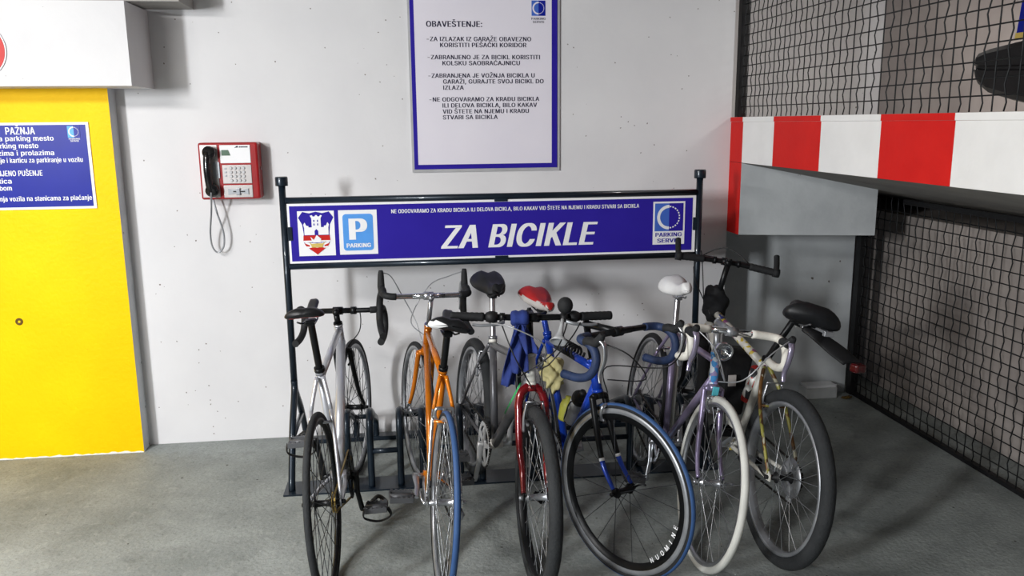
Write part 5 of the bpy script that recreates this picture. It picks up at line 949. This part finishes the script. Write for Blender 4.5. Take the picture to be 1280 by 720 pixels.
# 4: blue road bicycle
s4 = dict(ROAD, tubes=dict(head=.019, top=.0155, down=.019, seat=.016), frame=dict(main='blue_paint'), fork='black_metal', fork_low='blue_paint', fork_band='sign_white', fork_cut=.52, fork_tip='black_metal', fork_r=.014,
          rim=dict(f=['dull_alloy', 'black_metal'], r=['dull_alloy', 'black_metal']), deep=dict(f=.040, r=.040), tyre=dict(f=['blue_rubber','black_rubber'], r='black_rubber'), tr=.0125, spoke=dict(f='dark_spoke', r='dark_spoke'), spokes=dict(f=18, r=20), hub='black_metal', bar='drop', tape='navy_tape',
          bar_mat='black_metal', tape_from=8, hood='black_rubber', lever='steel', stem='black_metal', bar_pitch=-.06, post='blue_paint', saddle=dict(mats=['red_leather', 'pale_vinyl'], wr=.078, wn=.022, h=.026, L=.26, lob=.7, roll=-.24, pitch=.05, split=lambda p, L, w: 1 if (p.z < .006 and p.x > -.1) else 0),
          sad_off=(0, -.005, -.025), crank=-60, crank_mat='dull_alloy', pedal='black_metal', cogs=8, cog_r=.04, rings=2, brake_mat='steel', rim_text='NUOMINE', rim_a0=-52, rim_da=7.0, rim_dir=1,
          cables=[([('b', .11, .2, .01), ('b', .19, .16, .0), ('b', .2, .06, -.09), ('c', .07, .0, .1), ('c', .03, .02, -.0)], 'cable'), ([('b', .11, -.2, .01), ('b', .2, -.15, -.02), ('b', .18, -.03, -.13), ('h', .02, .05, -.08)], 'cable')])
B4 = bike('bicycle', 'blue road bicycle with navy drop bars, red saddle and blue front tyre', (.6207, 3.8267, -1.4127, .0752, .4351, .9955, .6772, .6432, .1618, .2152), s4)
# 5: lilac road bicycle
s5 = dict(ROAD, tubes=T_road, frame=dict(main='lilac_paint', head='head_stickers'), fork='lilac_paint', fork_tip='chrome', rim=dict(f='steel', r='steel'), tyre=dict(f='white_rubber', r='black_rubber'), tr=.0145, spoke=dict(f='spoke_steel', r='spoke_steel'), spokes=dict(f=32, r=32), hub='steel',
          bar='drop', tape='white_tape', plug='dull_alloy', bar_mat='chrome', tape_from=4, hood='black_rubber', lever='lilac_lever', stem='dull_alloy', bar_pitch=-.1, drop_len=.8, post='steel', clamp='steel', saddle=dict(mats=['white_leather'], wr=.070, wn=.024, h=.03, L=.27, lob=.35, roll=.28, pitch=-.12),
          crank=-70, crank_mat='steel', pedal='pedal_alloy', cogs=6, cog_r=.042, brake_mat='chrome',
          cables=[([('b', .12, .18, .03), ('b', .16, .1, -.02), ('b', .16, .02, -.13), ('c', .05, .0, .02)], 'grey_cable'), ([('b', .12, -.18, .03), ('b', .18, -.12, -.02), ('b', .14, -.04, -.15), ('h', .0, .03, -.06)], 'grey_cable')])
B5 = bike('bicycle', 'lilac road bicycle with white saddle, white taped bars and white front tyre', (1.1081, 3.8764, -1.6092, -.150, .02, 1.0024, .690, .6249, .1453, .1864), s5)
# 6: white mountain bicycle
s6 = dict(MTB, R=.343, st=.44, hl=.13, tr=.0275, tubes=dict(head=.019, top=.0175, down=.021, seat=.0165), frame=dict(main='white_paint', top='mtb_stickers', stay='stay_stickers', head='mtb_stickers', seat='white_paint', drop='white_paint'), stay_bend=.012, fork='black_metal', fork_r=.016, fork_sp=.05,
          rim=dict(f='dull_alloy', r='dull_alloy'), tyre=dict(f='black_rubber', r='worn_rubber'), spoke=dict(f='spoke_steel', r='spoke_steel'), spokes=dict(f=32, r=32), hub='matt_black', bar='flat', bar_ends=True, stem='black_metal', lever='black_metal', bar_pitch=.3, post='black_metal', clamp='steel',
          saddle=dict(mats=['black_leather'], wr=.112, wn=.045, h=.036, L=.25, lob=.25, roll=.2, yaw=-.25, pitch=.02), sad_off=(-.02, -.085, -.045), crank=-40, crank_mat='dull_alloy', pedal='black_metal', cogs=7, cog_r=.05, rings=2, disc=True, brake='v', brake_mat='steel',
          cables=[([('b', .05, .12, -.01), ('b', .12, .10, -.02), ('b', .14, .06, -.14), ('c', .05, .03, .06)], 'cable'), ([('b', .05, -.12, -.01), ('b', .12, .0, .02), ('b', .10, .12, -.1), ('h', -.05, .03, -.05)], 'cable')])
B6 = bike('bicycle', 'white mountain bicycle with bar ends, stickered frame and broad black saddle, rightmost in the rack', (1.3718, 2.855, 1.5992, .1152, -.2097, 1.0808, .70, .7703, .0393, .2333), s6)

# ---- fittings that belong to single bicycles
def fit(nm, B, b, m): return obj(nm, b, m, B['root'])
# 3: horn, bell, green stripe on the down tube
B = B3; S, L = B['S'], B['L']
b = MB(S); c = L(.01, .115, .0)
b.cyl(c+V3(0, -.012, 0), c+V3(0, .012, 0), .017, 14); b.tube([c+V3(0, 0, .012), c+V3(.005, 0, .03)], .008, 10)
h = obj('horn', b, 'matt_black', B['hbar'])
b = MB(S); b.sph(c+V3(.006, .002, .05), .030, (1, 1, 1.08), 20); obj('rubber_bulb', b, 'black_rubber', h)
b = MB(S); ax = V3(.55, -.25, -.8).normalized(); b.lathe([(.007, -.01), (.008, .02), (.011, .045), (.02, .066), (.036, .085), (.034, .086), (.018, .068), (.004, .05)], c+V3(.02, -.01, -.01), ax, 26); obj('horn_bell', b, 'pale_alloy', h)
b = MB(); a = B['htb']+.028*B['up']; e = B['bb']; dd = (e-a).normalized(); nn = V3(-dd.z, 0, dd.x)
if nn.z < 0: nn = -nn
b.tube([a+dd*.10+nn*.016+V3(0, -.012, 0), a+dd*.36+nn*.016+V3(0, -.012, 0)], .008, 10); fit('frame_stripe', B, b, 'green_paint')
# 4: bottle cage
def local(B, v): return B['root'].matrix_world @ Vector(v)
B = B4; a = B['htb']+.028*B['up']; e = B['bb']; dd = (e-a).normalized(); nn = V3(-dd.z, 0, dd.x)
if nn.z < 0: nn = -nn
bc = a+dd*.30+nn*.058
b = MB()
for s in (-1, 1): b.tube(spline([a+dd*.20+nn*.02, bc-dd*.06+V3(0, s*.038, 0), bc+dd*.05+V3(0, s*.039, 0), bc+dd*.12+V3(0, s*.03, 0), bc+dd*.125-nn*.03], 6), .003, 8)
fit('bottle_cage', B, b, 'black_metal')
W4 = B['root'].matrix_world
p0, p1 = W4 @ (bc+dd*.11), W4 @ (bc-dd*.10); ax = (p1-p0).normalized()
t = empty('water_bottle', p0, 'grey water bottle with black top in the cage of the blue bicycle', 'bottle'); inv = Matrix.Translation(-p0)
b = MB(inv); b.lathe([(.001, 0), (.033, .001), (.036, .008), (.036, .09), (.031, .10), (.031, .115), (.036, .125), (.036, .165), (.028, .176)], p0, ax, 28); obj('bottle_body', b, 'bottle_grey', t)
b = MB(inv); b.lathe([(.034, .172), (.036, .176), (.036, .192), (.024, .206), (.011, .212), (.011, .228), (.013, .23), (.013, .24), (.002, .242)], p0, ax, 28); obj('bottle_cap', b, 'matt_black', t)
# 5: head lamp, reflector, pump
B = B5; S, L = B['S'], B['L']
b = MB(S); c = B['httop']+B['fwd']*.07+V3(0, 0, .01)
b.lathe([(.004, -.045), (.022, -.04), (.034, -.01), (.038, .012), (.034, .016), (.030, .0), (.002, -.02)], c, (1, 0, -.1), 26); b.tube([B['httop'], c-V3(.03, 0, 0)], .007, 8)
hl = obj('head_lamp', b, 'chrome', B['root'])
b = MB(S); b.box(B['ft']+B['up']*.352+B['fwd']*.03, (.006, .026, .036), None, .002); fit('sticker_plate', B, b, 'teal_sticker')
b = MB(); b.cyl(B['bb']+B['sv']*.06+V3(-.022, .028, 0), B['bb']+B['sv']*.40+V3(-.022, .028, 0), .012, 14); b.cyl(B['bb']+B['sv']*.03+V3(-.022, .028, 0), B['bb']+B['sv']*.06+V3(-.022, .028, 0), .015, 14); fit('air_pump', B, b, 'white_rubber')
# 6: mudguard with red reflector, bottle cage
B = B6; c0 = B['sad']+B['so']
b = MB(); rows = []
gp = spline([c0+V3(-.02, -.0, -.035), c0+V3(-.055, -.035, -.05), c0+V3(-.095, -.08, -.08), c0+V3(-.125, -.115, -.108), c0+V3(-.155, -.145, -.13)], 4)
for i, p in enumerate(gp):
    u = i/(len(gp)-1); w = .020+.030*math.sin(min(1, u*1.3)*PI*.62)
    row = []
    for j in range(13):
        a = PI*j/12; row.append(p+V3(0, w*math.cos(a), .020*math.sin(a)))
    for j in range(11, 0, -1):
        a = PI*j/12; row.append(p+V3(0, w*.9*math.cos(a), .016*math.sin(a)-.004))
    rows.append(row)
G = b.grid(rows, True, True); b.f(G[0][::-1]); b.f(G[-1])
mg = fit('mudguard', B, b, 'matt_black')
b = MB(); b.box(gp[-1]+V3(-.02, -.005, -.004), (.04, .055, .035), Matrix.Rotation(.3, 3, 'Z'), .010); obj('reflector', b, 'reflector_red', mg)
b = MB(); b.box(c0+V3(-.10, -.02, -.012), (.07, .02, .012), None, .003); b.box(c0+V3(-.13, -.03, -.018), (.02, .04, .02), None, .003); obj('mounting_bracket', b, 'dull_alloy', mg)
b = MB(); q0 = B['bb']+B['sv']*.30+V3(.04, 0, 0); b.cyl(q0-B['sv']*.07, q0+B['sv']*.09, .030, 20); fit('bottle_cage', B, b, 'cage_stickers')

# ------------------------------------------------------------------ things hanging on the bicycles
def blob(c, r, sc, seed, amp=.25, n=22):
    rng = random.Random(seed); ks = [(rng.uniform(2, 7), rng.uniform(2, 7), rng.uniform(0, 6), rng.uniform(0, 6)) for _ in range(5)]
    b = MB(); rows = []
    for i in range(n+1):
        th = PI*i/n; row = []
        for j in range(2*n):
            ph = 2*PI*j/(2*n); d = V3(math.sin(th)*math.cos(ph), math.sin(th)*math.sin(ph), math.cos(th))
            k = 1+amp*sum(math.sin(a*d.x*1.5+c1)*math.sin(b_*d.z*1.5+c2+d.y*3) for a, b_, c1, c2 in ks)/2.2
            row.append(Vector(c)+V3(d.x*sc[0], d.y*sc[1], d.z*sc[2])*r*k)
        rows.append(row)
    b.grid(rows, True, True); return b
def at_bike(B, v, steered=False): return B['root'].matrix_world @ ((B['S'] @ Vector(v)) if steered else Vector(v))
# blue cloth knotted on the red forked bicycle's handlebar, ends hanging
c = at_bike(B3, B3['L'](.01, -.055, .0), True)
b = MB(Matrix.Translation(-c))
b.lathe([(.019, -.035), (.028, -.030), (.031, -.015), (.027, -.004), (.032, .010), (.029, .026), (.019, .034)], c, (1, -.1, .02), 22)
for k, (dx, dz, w, ph) in enumerate([(-.045, -.25, .024, .3), (-.005, -.18, .028, 1.7), (.035, -.10, .022, 2.9)]):
    rows = []
    for i in range(15):
        u = i/14; ww = w*(.75+.4*math.sin(u*2.2)); row = []
        cc = c+V3(dx*u*(1.2-.2*u), -.018+.05*math.sin(u*2+ph)*u, -.02+dz*u)
        for j in range(9): v = j/8-.5; row.append(cc+V3(v*2*ww, .016*math.sin(v*8+ph+u*5), .0))
        for j in range(8, -1, -1): v = j/8-.5; row.append(cc+V3(v*2*ww, .016*math.sin(v*8+ph+u*5)+.007, .0))
        rows.append(row)
    G = b.grid(rows, True, True); b.f(G[0][::-1]); b.f(G[-1])
o = obj('cloth', b, 'blue_cloth'); o.location = c; tag(o, 'blue cloth knotted round the handlebar with the horn, ends hanging down', 'cloth')
# cream rag and yellow bottle behind the red fork
c = at_bike(B4, B4['bb']+B4['sv']*.36+V3(.035, -.01, .0))
b = blob((0, 0, 0), .06, (.9, .8, 1.25), 5, .35); o = obj('rag', b, 'cream_cloth'); o.location = c; tag(o, 'crumpled cream rag tucked against the blue seat tube', 'rag')
c = at_bike(B4, B4['bb']+B4['sv']*.16+V3(.055, -.0, .0)); ax = Vector((.15, -.05, 1)).normalized()
b = MB(); b.lathe([(.001, 0), (.030, .002), (.033, .01), (.033, .07), (.026, .09), (.014, .098), (.014, .11), (.002, .111)], (0, 0, 0), ax, 24); o = obj('bottle', b, 'yellow_plastic'); o.location = c; tag(o, 'yellow green bottle under the cream rag on the blue bicycle', 'bottle')
# black coil lock on the blue top tube
a = B4['cl']*.72+B4['httop']*.28; pa = []
b = MB(); e2 = (B4['httop']-B4['cl']).normalized()
for i in range(90):
    q_ = i/89; th = q_*2*PI*7; cc = a+e2*(q_*.24); pa.append(at_bike(B4, cc+V3(0, math.cos(th)*.026, math.sin(th)*.026-.004)))
c = pa[0].copy(); b.M = Matrix.Translation(-c); b.tube(pa, .0055, 8); o = obj('cable_lock', b, 'black_rubber'); o.location = c; tag(o, 'black coiled cable lock wound on the blue top tube', 'lock')
# black cloth over the head of the white mountain bicycle
c = at_bike(B6, B6['httop']+V3(.0, .0, .005)); b = blob((0, 0, 0), .075, (.8, .7, 1.3), 12, .12); o = obj('cloth_cover', b, 'black_cloth'); o.location = c; tag(o, 'black cloth bundled round the stem of the white mountain bicycle', 'cloth')
# black frame bag
c = at_bike(B6, B6['bb']*.0+V3(.50, .03, .58)); b = MB()
hd6 = Matrix.Rotation(.16, 3, 'Y') @ Matrix.Rotation(.0, 3, 'Z')
b.box((0, 0, 0), (.12, .085, .30), Matrix.Rotation(1.599-PI/2, 3, 'Z') @ Matrix.Rotation(.15, 3, 'Y'), .02)
b.k = 1; b.box((-.03, -.068, .02), (.035, .004, .05), None, .001)
o = obj('frame_bag', b, ['black_cloth', 'pale_vinyl']); o.location = c; tag(o, 'black bag hanging in the frame of the white mountain bicycle', 'bag')
# small box on the floor by the grey wall
t = empty('small_box', (2.51, 4.69, 0), 'small flat grey box on the floor against the grey wall', 'box'); inv = Matrix.Translation(-Vector(t.location))
b = MB(inv); b.box((2.51, 4.69, .035), (.205, .10, .07), None, .006); obj('box_body', b, 'box_grey', t)
b = MB(inv); b.box((2.51, 4.69, .077), (.195, .09, .016), None, .003); obj('lid', b, 'sign_white', t)
b = MB(inv); b.box((2.50, 4.6385, .035), (.13, .002, .03)); obj('front_label', b, 'box_grey', t)
o = obj('paper_scrap', blob((0, 0, 0), .02, (1.5, .8, .35), 3, .6, 12), 'rust'); o.location = (2.665, 4.62, .009); tag(o, 'brownish scrap of paper on the floor beside the small grey box', 'litter')
